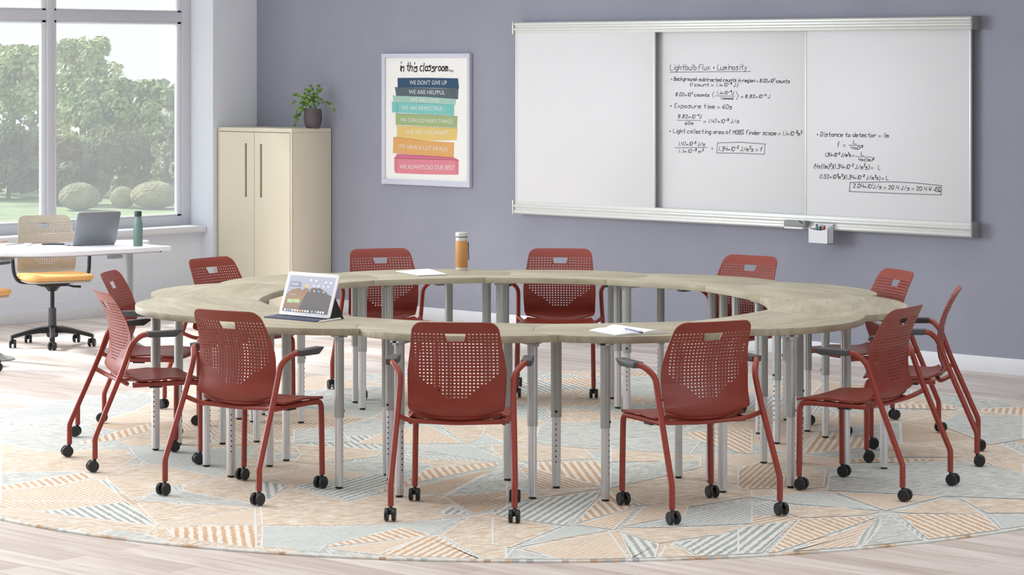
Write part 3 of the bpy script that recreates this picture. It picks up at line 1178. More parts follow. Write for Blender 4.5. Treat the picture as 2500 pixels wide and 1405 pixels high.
def caster_mesh(rw=0.0275):
    c = MB()
    for s in (-1, 1):
        T = Matrix.Translation((s * 0.0155, 0, rw + RZ)) @ Matrix.Rotation(PI / 2, 4, 'Y')
        c.lathe([(rw * 0.55, -0.0085), (rw * 0.9, -0.0085), (rw, -0.005), (rw, 0.005), (rw * 0.9, 0.0085), (rw * 0.55, 0.0085)], 22, T=T)
    # hood between the wheels
    c.tube([(0, 0.006, rw + RZ), (0, 0.004, rw * 1.6 + RZ), (0, 0.010, rw * 2.0 + RZ)], [0.011, 0.013, 0.010], 10)
    c.tube([(0, 0.012, rw * 1.8 + RZ), (0, 0.012, rw * 2 + RZ + 0.022)], 0.0065, 10)
    return c.mesh('caster', [M['black']], smooth=35)


M_BACK, M_SEAT, M_CAST = shell_back(), shell_seat(), caster_mesh()
TR_ = 0.0130


def red_chair(label):
    t = thing('armchair', label, 'chair', group='red chairs around the ring of tables')
    bk = bpy.data.objects.new('backrest', M_BACK.copy())
    C.objects.link(bk)
    bk.parent = t
    bk.data.materials.clear()
    bk.data.materials.append(M['red'])
    bk.location.z = -0.024
    bk.scale.x = 1.02
    st = bpy.data.objects.new('seat', M_SEAT.copy())
    C.objects.link(st)
    st.parent = t
    st.data.materials.clear()
    st.data.materials.append(M['red'])
    st.location.z = -0.022
    lo = 0.082 + RZ * 0
    for s in (-1, 1):
        pts = fillet([(s * 0.262, -0.27 + 0.012, 0.075), (s * 0.262, -0.258, 0.172), (s * 0.246, -0.115, 0.50), (s * 0.243, -0.075, 0.612),
                      (s * 0.278, -0.035, 0.651), (s * 0.292, 0.0, 0.656), (s * 0.292, 0.03, 0.656)], [0, 0.014, 0.05, 0.06, 0.04, 0.02, 0], 6)
        lg = MB().tube(pts, TR_, 12).build('leg', M['redm'], t)
        cs = inst('caster', M_CAST, lg, (s * 0.262, -0.27, 0))
        # dark arm pad, wedge shaped
        p = MB()
        prof = [(-0.012, 0.641), (-0.018, 0.668), (0.150, 0.671), (0.158, 0.667), (0.118, 0.640)]
        T = Matrix.Translation((s * 0.292, 0, 0)) @ Matrix.Rotation(PI / 2, 4, 'Z') @ Matrix.Rotation(PI / 2, 4, 'X')
        p.prism(prof, -0.024, 0.024, T=T)
        p.build('armrest_pad', M['dark'], t, bevel=0.006, bseg=3)
    for s in (-1, 1):
        pts = fillet([(s * 0.20, -0.06, 0.406), (s * 0.216, 0.20, 0.410), (s * 0.216, 0.268, 0.406), (s * 0.218, 0.268, 0.33), (s * 0.222, 0.268, 0.075)], [0, 0.05, 0.042, 0.01, 0], 7)
        lg = MB().tube(pts, TR_, 12).build('leg', M['redm'], t)
        inst('caster', M_CAST, lg, (s * 0.222, 0.256, 0))
    fr = MB()
    pts = fillet([(-0.250, -0.133, 0.442), (-0.205, -0.085, 0.412), (0, -0.06, 0.401), (0.205, -0.085, 0.412), (0.250, -0.133, 0.442)], 0.05, 8)
    fr.tube(pts, 0.0108, 10)
    fr.tube([(-0.214, 0.18, 0.406), (0.214, 0.18, 0.406)], 0.009, 8)
    for s in (-1, 1):
        fr.box(s * 0.17 - 0.02, s * 0.17 + 0.02, -0.03, 0.02, 0.404, 0.416)
    fr.build('seat_frame', M['redm'], t)
    gp = MB()
    for s in (-1, 1):
        gp.box(s * 0.205 - 0.010, s * 0.205 + 0.010, 0.02, 0.08, 0.390, 0.399)
    gp.build('stacking_bumper', M['black'], t)
    return t


CH = [  # rear midpoint, front midpoint of the casters, label
    ((7.008, -6.526), (6.908, -6.021), 'red perforated armchair nearest the camera on the left, in front of the tablet'),
    ((8.175, -6.205), (7.85, -5.79), 'red perforated armchair nearest the camera in the middle, back turned squarely'),
    ((9.01, -5.39), (8.49, -5.18), 'red perforated armchair nearest the camera on the right, beside the open notebook'),
    ((5.76, -6.25), (5.965, -5.805), 'leftmost red perforated armchair, side-on, the nearer of the two overlapping ones'),
    ((4.83, -5.485), (5.255, -5.17), 'red perforated armchair at the left partly hidden behind the leftmost one'),
    ((9.235, -4.225), (8.70, -4.32), 'red perforated armchair at the right, side-on, its seat reaching under the table'),
    ((8.825, -3.175), (8.365, -3.465), 'rightmost red perforated armchair, nearly in profile against the baseboard'),
    ((7.925, -2.44), (7.70, -2.86), 'red perforated armchair behind the right end of the table ring'),
    ((4.43, -4.42), (4.96, -4.355), 'red perforated armchair in front of the cream cabinet'),
    ((4.62, -3.195), (5.095, -3.45), 'red perforated armchair below the book-stack poster, across the far tables'),
    ((5.428, -2.427), (5.758, -2.857), 'red perforated armchair at the far middle facing the camera'),
    ((6.672, -2.093), (6.692, -2.633), 'red perforated armchair at the far side below the marker cup'),
]
proto = None
for i, (r_, f_, lab) in enumerate(CH):
    mx_, my_ = (r_[0] + f_[0]) / 2, (r_[1] + f_[1]) / 2
    a = math.atan2(f_[1] - r_[1], f_[0] - r_[0]) - PI / 2
    if proto is None:
        proto = red_chair(lab)
        proto.location = (mx_, my_, 0)
        proto.rotation_euler = (0, 0, a)
    else:
        dup(proto, (mx_, my_, 0), a, lab)


# ------------------------------------------------------------------ whiteboard
def px_poly_wall(mb, pts, Y, th, mi=0):
    """flat outline on a plane parallel to the back wall, given by photo pixels"""
    q = [wallp(x, y, Y) for x, y in pts]
    if area(q) < 0:
        q = q[::-1]
    n = len(q)
    vs = [(x, Y, z) for x, z in q] + [(x, Y - th, z) for x, z in q]
    fs = [list(range(n)), list(range(n, 2 * n))[::-1]] + [[i, n + i, n + (i + 1) % n, (i + 1) % n] for i in range(n)]
    mb.add(vs, fs, mi)


YR_ = -0.095
XL, ZTT = wallp(1254, 54, YR_)
XRt = wallp(2370, 40, YR_)[0]
ZR = [wallp(1300, 53.5, YR_)[1], wallp(1300, 82, YR_)[1], wallp(1300, 493, YR_)[1], wallp(1300, 524.5, YR_)[1]]
wbt = thing('sliding_whiteboard', 'long three-panel sliding whiteboard with aluminium rails and handwritten equations on the lavender wall', 'whiteboard', (4.8, 0, 0.85))


def rail(z0, z1, flip):
    """extruded rail with two ridges"""
    h = z1 - z0
    d = YR_
    prof = [(0.0, 0), (d + 0.012, 0), (d, 0.10), (d, 0.26), (d + 0.010, 0.31), (d + 0.010, 0.50), (d, 0.55), (d, 0.70), (d + 0.010, 0.75), (d + 0.012, 0.97), (d + 0.02, 1.0), (0.0, 1.0)]
    if flip:
        prof = [(y, 1 - z) for y, z in prof][::-1]
    r = MB()
    V, Fs, MI = [], [], []
    n = len(prof)
    for x in (XL, XRt):
        for y, z in prof:
            V.append((x, y, z0 + z * h))
    for i in range(n):
        j = (i + 1) % n
        Fs.append([i, j, n + j, n + i])
    r.add(V, Fs + [list(range(n))[::-1], list(range(n, 2 * n))])
    return r


LOCW = (-4.8, 0, -0.85)
for z0, z1, fl in ((ZR[1], ZR[0], True), (ZR[3], ZR[2], False)):
    ra = rail(z0, z1, fl).build('rail', M['alu'], wbt, LOCW, bevel=0.0015)
    MB().box(XRt, XRt + 0.012, YR_ - 0.002, 0, z0 - 0.002, z1 + 0.002).build('end_cap', M['endcap'], ra, bevel=0.002)
    MB().box(XL - 0.014, XL - 0.004, YR_ - 0.002, -0.06, z0 - 0.004, z1 + 0.004).build('end_plate', M['alu'], ra, bevel=0.001)
    MB().box(XL - 0.005, XL + 0.001, YR_ + 0.012, -0.01, z0 + 0.012, z1 - 0.012).build('end_socket', M['screw'], ra)
zb0, zb1 = ZR[2] - 0.03, ZR[1] + 0.03


def panel(name, px0, px1, Y, wr=None):
    x0, x1 = wallp(px0, 300, Y)[0], wallp(px1, 300, Y)[0]
    p = MB().box(x0, x1, Y, Y + 0.012, zb0, zb1)
    po = p.build(name, M['wb'], wbt, LOCW, bevel=0.0015)
    e = MB()
    e.box(x0 - 0.002, x0 + 0.010, Y - 0.003, Y + 0.014, zb0, zb1).box(x1 - 0.010, x1 + 0.002, Y - 0.003, Y + 0.014, zb0, zb1)
    e.build('panel_edge', M['alu'], po, bevel=0.001)
    return po, Y


pl, yl = panel('sliding_panel', 1259, 1598, -0.080)
pm, ym = panel('back_panel', 1560, 1980, -0.030)
pr, yr = panel('sliding_panel', 1966, 2370, -0.052)

GL = dict(L="09 02 52", i="26 22;28 29", g="46 26 05 03 22 42;46 41 30 10", h="09 02;04 26 46 42", t="29 23 42;06 46", b="09 02 32 43 45 36 06",
          u="06 03 22 42;46 42", l="19 12", k="09 02;46 04 42", F="49 09 02;06 36", x="06 42;46 02", m="06 02;05 26 22;25 46 42", n="06 02;05 26 46 42",
          o="26 05 03 22 43 45 26", s="46 16 05 35 43 32 02", y="06 23;46 10", B="02 09 39 48 36 06;36 45 43 32 02", a="45 26 05 03 22 43;46 42",
          c="46 16 05 03 12 42", r="06 02;04 26 46", d="49 42;45 26 05 03 22 43", e="04 44 45 36 16 05 03 12 42", E="49 09 02 42;06 36",
          p="06 00;06 36 45 43 32 02", f="49 29 28 22;06 36", w="06 12 26 32 46", M="02 09 25 49 42", O="29 08 03 22 43 48 29",
          S="48 39 19 08 07 44 43 32 12 03", D="02 09 29 47 44 22 02", W="09 12 26 32 49", v="06 22 46", J="39 33 22 03", P="06 46;16 12;36 33 42")
GL.update({'0': "29 08 03 22 43 48 29", '1': "29 22", '2': "08 29 38 47 02 42", '3': "09 39 48 36 16;36 45 43 32 02", '4': "09 05 45;49 42",
           '5': "49 09 06 36 44 32 02", '6': "39 05 03 22 43 35 05", '7': "09 49 12", '8': "16 08 29 48 36 16 03 22 43 36", '9': "46 06 08 29 48 46 42",
           '.': "22 23", '(': "39 16 14 31", ')': "19 36 34 11", '=': "05 45;03 43", '-': "04 44", '*': "05 43;45 03", '/': "02 49", '@': "24 34 35 25 24 35"})


def stroke(mb, pts2, Y, w, th=0.0006):
    """ribbon through X,Z points on plane Y"""
    for (x0, z0), (x1, z1) in zip(pts2[:-1], pts2[1:]):
        d = Vector((x1 - x0, z1 - z0))
        if d.length < 1e-6:
            d = Vector((w * 0.5, 0))
            x1 = x0 + w * 0.5
        u = d.normalized() * (w * 0.4)
        nn = Vector((-u.y, u.x)) * 1.25
        q = [(x0 - u.x - nn.x, z0 - u.y - nn.y), (x1 + u.x - nn.x, z1 + u.y - nn.y), (x1 + u.x + nn.x, z1 + u.y + nn.y), (x0 - u.x + nn.x, z0 - u.y + nn.y)]
        mb.add([(x, Y - th, z) for x, z in q], [(0, 1, 2, 3)])


def write(mb, text, x0, y0, x1, y1, hpx, Y, w=0.0042, slant=0.18, jit=0.25, crop=(0, 0, 1)):
    ox, oy, s = crop
    x0, y0, x1, y1, hpx = ox + x0 / s, oy + y0 / s, ox + x1 / s, oy + y1 / s, hpx / s
    # advance units
    items, adv, sup = [], 0.0, False
    for ch in text:
        if ch == '^':
            sup = not sup
            continue
        k = 0.62 if sup else 1.0
        wd = 3.2 if ch == ' ' else (3.4 if ch in '.1il()' else 6.3)
        items.append((ch, adv, sup))
        adv += wd * k
    for ch, a, sup in items:
        if ch == ' ':
            continue
        k = 0.62 if sup else 1.0
        jy = rnd.uniform(-jit, jit)
        shx = -0.5 if ch in '.1il()' else 0
        for st in GL[ch].split(';'):
            P2 = []
            pts2 = st.split()
            # smooth polyline by corner cutting
            Q = [(int(c[0]), int(c[1]) - 2) for c in pts2]
            if len(Q) > 2:
                R = [Q[0]]
                for m0, m1 in zip(Q[:-1], Q[1:]):
                    R.append((m0[0] * .75 + m1[0] * .25, m0[1] * .75 + m1[1] * .25))
                    R.append((m0[0] * .25 + m1[0] * .75, m0[1] * .25 + m1[1] * .75))
                R.append(Q[-1])
                Q = R
            for gx, gy in Q:
                gx = gx * 1.12 + shx
                gy = gy + jy
                yy = gy * k + (4.2 if sup else 0)
                xx = a + (gx * k) + slant * yy
                t = xx / adv
                px = x0 + (x1 - x0) * t
                py = y0 + (y1 - y0) * t - yy / 7 * hpx
                P2.append(wallp(px, py, Y))
            stroke(mb, P2, Y, w)


def line(mb, pts_, Y, w, crop):
    ox, oy, s = crop
    stroke(mb, [wallp(ox + x / s, oy + y / s, Y) for x, y in pts_], Y, w)


W1, W2 = (1600, 130, 5.2026), (1960, 300, 6.25)
h = MB()
Yw = ym - 0.0004
wr = lambda t, a, b_, c_, d_, hh, cr=W1, yy=None: write(h, t, a, b_, c_, d_, hh, Yw, crop=cr)
wr('Lightbulb Flux @ Luminosity', 185, 215, 1170, 210, 72)
line(h, [(180, 242), (700, 236), (1210, 232)], Yw, 0.0045, W1)
wr('@ Background-subtracted counts in region = 8.02*10^7^ counts', 190, 345, 1710, 380, 46)
wr('(1 count = 1.1*10^-9^ J)', 435, 418, 1050, 425, 42)
wr('8.02*10^7^ counts', 255, 545, 690, 552, 44)
wr('1.1*10^-9^J', 775, 520, 1005, 525, 38)
wr('1 count', 825, 585, 995, 590, 32)
line(h, [(760, 542), (1010, 546)], Yw, 0.004, W1)
line(h, [(550, 520), (680, 555)], Yw, 0.003, W1)
line(h, [(870, 565), (990, 592)], Yw, 0.003, W1)
line(h, [(745, 490), (725, 525), (740, 565)], Yw, 0.0045, W1)
line(h, [(1025, 485), (1052, 540), (1030, 590)], Yw, 0.0045, W1)
wr('= 8.82*10^-4^ J', 1085, 570, 1465, 572, 44)
wr('@ Exposure time = 60s', 175, 690, 980, 710, 56)
wr('8.82*10^-4^J', 285, 825, 595, 830, 46)
line(h, [(278, 852), (575, 855)], Yw, 0.004, W1)
wr('60s', 375, 908, 490, 908, 38)
wr('= 1.47*10^-5^ J/s', 610, 885, 1070, 890, 48)
wr('@ Light collecting area of MOBS finder scope = 1.1*10^-3^m^2', 170, 1010, 1865, 1050, 54)
wr('1.47*10^-5^ J/s', 290, 1175, 635, 1180, 48)
line(h, [(250, 1203), (660, 1197)], Yw, 0.0045, W1)
wr('1.1*10^-3^ m^2', 290, 1265, 615, 1268, 44)
wr('=', 710, 1225, 740, 1225, 44)
line(h, [(790, 1140), (1090, 1132), (1392, 1155), (1385, 1285), (1090, 1272), (780, 1268), (790, 1140)], Yw, 0.005, W1)
wr('1.34*10^-2^ J/m^2^s = f', 800, 1240, 1365, 1248, 54)
h.build('handwriting', M['ink'], pm, (0, 0, 0), smooth=0)
h = MB()
Yw = yr - 0.0004
wr2 = lambda t, a, b_, c_, d_, hh: write(h, t, a, b_, c_, d_, hh, Yw, crop=W2)
wr2('@ Distance to detector = 11m', 200, 205, 1320, 225, 66)
wr2('f  =', 520, 370, 660, 372, 80)
wr2('L', 765, 322, 830, 322, 54)
line(h, [(700, 342), (925, 346)], Yw, 0.0042, W2)
wr2('4PD^2', 725, 405, 915, 408, 46)
wr2('1.34*10^-2^ J/m^2^s =', 335, 515, 790, 522, 56)
wr2('L', 885, 500, 935, 500, 52)
line(h, [(805, 515), (1050, 523)], Yw, 0.0042, W2)
wr2('4P(11m)^2', 845, 585, 1090, 588, 46)
wr2('(4P(11m)^2^)(1.34*10^-2^ J/m^2^s) =   L', 165, 695, 1190, 715, 68)
wr2('(1.52*10^3^m^2^)(1.34*10^-2^ J/m^2^s) = L', 255, 848, 1310, 872, 60)
line(h, [(722, 912), (1400, 902), (1750, 922), (2118, 962), (2112, 1102), (1400, 1078), (710, 1050), (722, 912)], Yw, 0.0052, W2)
wr2('2.04*10^1^J/s = 20.4 J/s = 20.4 W = L', 765, 990, 2110, 1050, 62)
line(h, [(2030, 985), (2095, 985), (2090, 1055), (2030, 1050), (2030, 985), (2090, 1055)], Yw, 0.0045, W2)
h.build('handwriting', M['ink'], pr, (0, 0, 0), smooth=0)
# marker cup hanging on the lower rail
cx0, cz0 = wallp(1974, 594, -0.16)
cx1, cz1 = wallp(2021, 560, -0.16)
cup = thing('marker_cup', 'small white box cup of markers hooked on the whiteboard lower rail', 'cup', ((cx0 + cx1) / 2, -0.128, cz0))
w2_, hgt = (cx1 - cx0) / 2, cz1 - cz0
c = MB()
dd = 0.033
c.box(-w2_, w2_, -dd, dd, 0, 0.003)
top_front = [(-w2_, 0.0)] + [(-w2_ + 2 * w2_ * k / 10, hgt - 0.012 * math.sin(PI * k / 10)) for k in range(11)] + [(w2_, 0.0)]
c.prism(top_front[::-1], dd - 0.003, dd, T=Matrix.Rotation(PI / 2, 4, 'X'))
c.box(-w2_, w2_, dd - 0.003, dd, 0, hgt + 0.03)
c.box(-w2_, -w2_ + 0.003, -dd, dd, 0, hgt)
c.prism([(-dd, 0), (dd, 0), (dd, hgt + 0.03), (-dd, hgt)], -0.0015, 0.0015, T=Matrix.Translation((w2_ - 0.0015, 0, 0)) @ Matrix.Rotation(PI / 2, 4, 'Z') @ Matrix.Rotation(PI / 2, 4, 'X'))
c.build('cup_body', M['trimw'], cup, smooth=0)
for capm, body, dx, dy, tx, ty, col, hh in (('blue', 'tabw', -0.030, 0.004, -0.016, 0.0, 'blue', 0.125), ('mgreen', 'tabw', -0.012, -0.006, -0.018, 0.0, 'bright green', 0.112),
                                    ('dgreen', 'tabw', 0.0, 0.010, -0.014, 0.0, 'dark green', 0.112), ('mred', 'tabw', 0.030, 0.0, 0.004, 0.0, 'red', 0.118)):
    p0 = Vector((cup.location.x + dx * 0.55, cup.location.y + dy, cup.location.z + 0.004))
    p1 = Vector((cup.location.x + dx * 0.75 + tx, cup.location.y + dy, cup.location.z + hh))
    mk = thing('whiteboard_marker', col + '-capped whiteboard marker standing in the white marker cup', 'marker', p0, group='markers in the cup on the whiteboard rail')
    d = p1 - p0
    MB().tube([(0, 0, 0), tuple(d * 0.62)], 0.0062, 12).build('barrel', M[body], mk)
    MB().tube([tuple(d * 0.60), tuple(d * 0.97), tuple(d)], [0.0072, 0.0072, 0.004], 12).build('cap', M[capm], mk)
# eraser stuck to the lower rail
ex0, ez0 = wallp(1917, 556, -0.12)
ex1, ez1 = wallp(1969, 541, -0.12)
er = thing('whiteboard_eraser', 'grey magnetic eraser on the whiteboard lower rail left of the marker cup', 'eraser', ((ex0 + ex1) / 2, -0.115, ez0))
hw = (ex1 - ex0) / 2
MB().box(-hw, hw, -0.024, 0.018, 0.008, ez1 - ez0 + 0.004).build('eraser_body', M['endcap'], er, bevel=0.006, bseg=3)
MB().box(-hw + 0.004, hw - 0.02, -0.022, 0.018, -0.004, 0.009).build('felt_pad', M['tabw'], er, bevel=0.002)
MB().tube([(hw - 0.045, -0.026, ez1 - ez0 + 0.003), (hw - 0.018, -0.026, ez1 - ez0 - 0.014)], 0.003, 8).build('clip', M['screw'], er)

# ------------------------------------------------------------------ poster
PY = -0.032
PC = (920, 120, 4.0125)


def PP(x, y):
    return (PC[0] + x / PC[2], PC[1] + y / PC[2])


po = thing('framed_poster', 'framed classroom poster of a stack of coloured books on the lavender wall', 'poster', (1.92, 0, 1.0))
LP = (-1.92, 0, -1.0)
x0, zt = wallp(931, 131, PY)
x1, zb = wallp(1146, 458.5, PY)
fr = MB()
fw = 0.036
fr.box(x0, x1, PY, -0.001, zt - fw * 0.9, zt).box(x0, x1, PY, -0.001, zb, zb + fw * 1.1)
fr.box(x0, x0 + fw, PY, -0.001, zb + fw * 1.1, zt - fw * 0.9).box(x1 - fw * 0.75, x1, PY, -0.001, zb + fw * 1.1, zt - fw * 0.9)
fr.build('frame', M['pframe'], po, LP, bevel=0.002)
YS = PY + 0.012
sheet = MB().box(x0 + 0.01, x1 - 0.01, YS, YS + 0.006, zb + 0.01, zt - 0.01).build('print', M['paper'], po, LP, smooth=0)
BK = [
    ('#2f4f6e', '#24405b', [(203, 283), (500, 281), (795, 287), (805, 385), (500, 380), (205, 374)], "WE DON'T GIVE UP", (320, 347, 685, 349), 40),
    ('#58656d', '#454f57', [(177, 373), (560, 385), (800, 385), (795, 492), (500, 468), (190, 457)], 'WE ARE HELPFUL', (312, 438, 668, 446), 40),
    ('#a3c9ba', '#86b3a4', [(158, 455), (465, 466), (775, 488), (770, 547), (460, 528), (158, 517)], 'WE ARE KIND', (330, 512, 610, 520), 34),
    ('#7fc5be', '#5aa39d', [(146, 520), (450, 529), (757, 548), (758, 652), (450, 637), (150, 620)], 'WE ARE RESPECTFUL', (240, 590, 648, 603), 36),
    ('#9fb37f', '#6d7d54', [(183, 632), (480, 642), (790, 658), (785, 773), (480, 757), (185, 742)], 'WE CAN DO HARD THINGS', (230, 712, 742, 730), 38),
    ('#e0c478', '#b99b50', [(195, 752), (490, 763), (790, 777), (780, 892), (480, 900), (198, 868)], 'WE ARE TOLERANT', (290, 832, 700, 838), 38),
    ('#dea869', '#b88449', [(162, 868), (185, 860), (450, 897), (757, 916), (752, 1062), (450, 1040), (158, 1020)], 'WE HAVE A LOT OF FUN', (212, 968, 692, 1002), 38),
    ('#d0708a', '#a04c62', [(200, 1028), (460, 1042), (752, 1062), (800, 1085), (480, 1077), (170, 1070)], None, None, 0),
    ('#dc8894', '#9a4a58', [(170, 1068), (480, 1078), (802, 1086), (800, 1232), (480, 1228), (185, 1216), (170, 1190)], 'WE ALWAYS DO OUR BEST', (225, 1172, 758, 1184), 42),
]


def text_on_wall(mb, body, x0, y0, x1, y1, hpx, Y):
    cu = bpy.data.curves.new('t', 'FONT')
    cu.body = body
    cu.size = 1.0
    ob = bpy.data.objects.new('t', cu)
    C.objects.link(ob)
    dg = bpy.context.evaluated_depsgraph_get()
    m_ = ob.evaluated_get(dg).to_mesh()
    vs = [tuple(v.co) for v in m_.vertices]
    fs = [list(p.vertices) for p in m_.polygons]
    ob.evaluated_get(dg).to_mesh_clear()
    bpy.data.objects.remove(ob)
    bpy.data.curves.remove(cu)
    W = max(v[0] for v in vs)
    H = 0.69
    out = []
    for v in vs:
        t = v[0] / W
        px, py = x0 + (x1 - x0) * t, y0 + (y1 - y0) * t - v[1] / H * hpx
        X, Z = wallp(px, py, Y)
        out.append((X, Y, Z))
    mb.add(out, fs)


for i, (c1_, c2_, poly, txt, tb, hh) in enumerate(BK):
    yb = YS - 0.0006 - 0.00005 * i
    m_ = MB()
    px_poly_wall(m_, [PP(*p) for p in poly], yb, 0.0004)
    bo = m_.build('printed_book', mat('book_print_%d' % i, c1_, 0.8, noise=0.03, nscale=60), po, LP, smooth=0)
    ln = MB()
    stroke(ln, [wallp(*PP(x, y + 2), yb) for x, y in sorted(poly, key=lambda p: p[1])[:3] and sorted(sorted(poly, key=lambda p: p[1])[:3])], yb - 0.0005, 0.003)
    if i in (1, 3, 8):
        xs_ = [p[0] for p in poly]
        ya, yb_ = min(p[1] for p in poly), max(p[1] for p in poly)
        for xx in ((190, 205, 695, 725) if i == 3 else ((735, 760) if i == 1 else (192, 778))):
            stroke(ln, [wallp(*PP(xx, ya + 22), yb), wallp(*PP(xx + 3, yb_ - 22), yb)], yb - 0.0005, 0.003)
    ln.build('printed_outline', mat('book_line_%d' % i, c2_, 0.8), bo, smooth=0)
    if txt:
        tm = MB()
        a_ = PP(tb[0], tb[1])
        b_ = PP(tb[2], tb[3])
        text_on_wall(tm, txt, a_[0], a_[1], b_[0], b_[1], hh / PC[2], yb - 0.0011)
        tm.build('printed_title', M['whiteprint'], bo, smooth=0)
tm = MB()
write(tm, 'in this classroom...', 222, 214, 752, 218, 84, YS - 0.0012, w=0.0075, slant=0.22, jit=0.5, crop=PC)
tm.build('printed_heading', M['blackink'], po, LP, smooth=0)

# ------------------------------------------------------------------ cabinet and plant
CXR = wallp(811, 400)[0]
CYF = leftp(710, 400, CXR)[0]
CXL = wallp(528, 400, CYF)[0] + 0.012
CH_ = 1.432
cab = thing('storage_cabinet', 'tall cream two-door storage cabinet in the corner', 'cabinet', ((CXL + CXR) / 2, CYF / 2, 0))
hw, hd = (CXR - CXL) / 2, (-CYF) / 2 - 0.009
bd = MB()
bd.box(-hw, hw, -hd + 0.018, hd, 0.03, CH_ - 0.03)
bd.box(-hw, hw, -hd, hd, CH_ - 0.03, CH_)
bd.box(-hw, -hw + 0.018, -hd, -hd + 0.02, 0.03, CH_ - 0.03).box(hw - 0.018, hw, -hd, -hd + 0.02, 0.03, CH_ - 0.03)
bd.box(-hw + 0.02, hw - 0.02, -hd + 0.03, hd - 0.02, 0, 0.03)
bd.build('cabinet_body', M['cream'], cab, bevel=0.004, bseg=3)
sp = MB().box(hw, hw + 0.002, -hd + 0.02, hd - 0.016, 0.04, CH_ - 0.036).build('side_panel', M['cream'], cab, bevel=0.001)
zi0, zi1 = CAM_H - (482 - HY) * 21.0 / F_PX, CAM_H - (351 - HY) * 21.0 / F_PX
for s in (-1, 1):
    a0, a1 = (-hw + 0.021, -0.0025) if s < 0 else (0.0025, hw - 0.021)
    sl = wallp(598, 400, CYF)[0] - (CXL + CXR) / 2 if s < 0 else wallp(635, 400, CYF)[0] - (CXL + CXR) / 2
    w_ = 0.0125
    z0_, z1_ = wallp(617, 482, CYF)[1], wallp(617, 351, CYF)[1]
    d = MB()
    # door leaf with a real slot cut out
    d.box(a0, sl - w_, -hd - 0.001, -hd + 0.016, 0.035, CH_ - 0.034)
    d.box(sl + w_, a1, -hd - 0.001, -hd + 0.016, 0.035, CH_ - 0.034)
    d.box(sl - w_, sl + w_, -hd - 0.001, -hd + 0.016, 0.035, z0_).box(sl - w_, sl + w_, -hd - 0.001, -hd + 0.016, z1_, CH_ - 0.034)
    do = d.build('door', M['cream'], cab, smooth=0)
    MB().box(sl - w_, sl + w_, -hd + 0.012, -hd + 0.0165, z0_, z1_).build('recessed_handle', M['slot'], do, smooth=0)
# plant
pb = wallp(764, 311, -0.17)
pr_ = 0.070
pp = thing('potted_plant', 'leafy green trailing plant in a dark mauve pot on top of the cream cabinet', 'plant', (pb[0] + 0.0, -0.17, CH_))
MB().lathe([(0.045, 0), (0.058, 0.012), (0.069, 0.045), (0.072, 0.08), (0.069, 0.115), (0.0645, 0.15), (0.060, 0.15), (0.060, 0.138)], 28).build('pot', M['pot'], pp)
MB().lathe([(0.060, 0.125), (0.030, 0.134)], 20).build('soil', M['soil'], pp)
stm, lvs = MB(), MB()
r2 = random.Random(11)


def leaf(mb, p, dirv, size, roll):
    d = Vector(dirv).normalized()
    side = d.cross(Vector((0, 0, 1)))
    if side.length < 0.05:
        side = Vector((1, 0, 0))
    side.normalize()
    up = side.cross(d).normalized()
    side = (side * math.cos(roll) + up * math.sin(roll)).normalized()
    up = side.cross(d).normalized()
    sh = [(0, 0), (-0.12, 0.35), (0.15, 0.52), (0.5, 0.42), (0.8, 0.18), (1.0, 0.0)]
    P0 = Vector(p)
    mid = [P0 + d * (x * size) - up * (0.25 * size * x * x) for x, w in sh]
    V = []
    for (x, w), m_ in zip(sh, mid):
        V += [tuple(m_ + side * (w * size * 0.85) + up * (w * size * 0.25)), tuple(m_), tuple(m_ - side * (w * size * 0.85) + up * (w * size * 0.25))]
    Fs = []
    for i in range(len(sh) - 1):
        a = i * 3
        Fs += [[a, a + 1, a + 4, a + 3], [a + 1, a + 2, a + 5, a + 4]]
    mb.add(V, Fs)


ends = [(-0.155, -0.05, 0.20), (-0.14, -0.03, 0.10), (-0.125, -0.06, 0.03), (-0.10, -0.08, 0.26), (-0.06, 0.0, 0.30), (0.0, -0.02, 0.33), (0.05, 0.02, 0.33), (0.08, 0.0, 0.30),
        (0.10, -0.02, 0.22), (0.17, 0.0, 0.19), (0.21, -0.01, 0.15), (-0.09, -0.09, 0.02), (-0.05, -0.1, 0.10), (0.02, -0.08, 0.22), (-0.11, 0.02, 0.24), (0.03, 0.0, 0.27), (-0.03, -0.06, 0.27), (0.07, -0.04, 0.25), (-0.09, -0.02, 0.19)]
rx, ry = XR, YR       # spread the foliage along the view's right
for ex, ey, ez in ends:
    e = Vector((ex * XR - ey * XF * 0, ex * YR * 0.6 + ey, ez))
    b0 = Vector((r2.uniform(-0.03, 0.03), r2.uniform(-0.03, 0.03), 0.13))
    apex = (b0 + e) / 2 + Vector((0, 0, 0.07 if ez > 0.15 else 0.13))
    pts_ = [tuple(b0 * (1 - t) ** 2 + apex * 2 * t * (1 - t) + e * t * t) for t in [k / 7 for k in range(8)]]
    stm.tube(pts_, 0.0018, 6)
    for k in (3, 5, 6, 7):
        q = Vector(pts_[k])
        for _ in range(2):
            dv = Vector((r2.uniform(-1, 1), r2.uniform(-1, 0.6), r2.uniform(-0.9, 0.5)))
            leaf(lvs, q, dv, r2.uniform(0.022, 0.036), r2.uniform(-1.2, 1.2))
lvs.v = [(x, y, max(z, 0.003)) for x, y, z in lvs.v]
stm.v = [(x, y, max(z, 0.003)) for x, y, z in stm.v]
stm.build('stems', M['stem'], pp)
lvs.build('leaves', M['leaf'], pp, smooth=60)

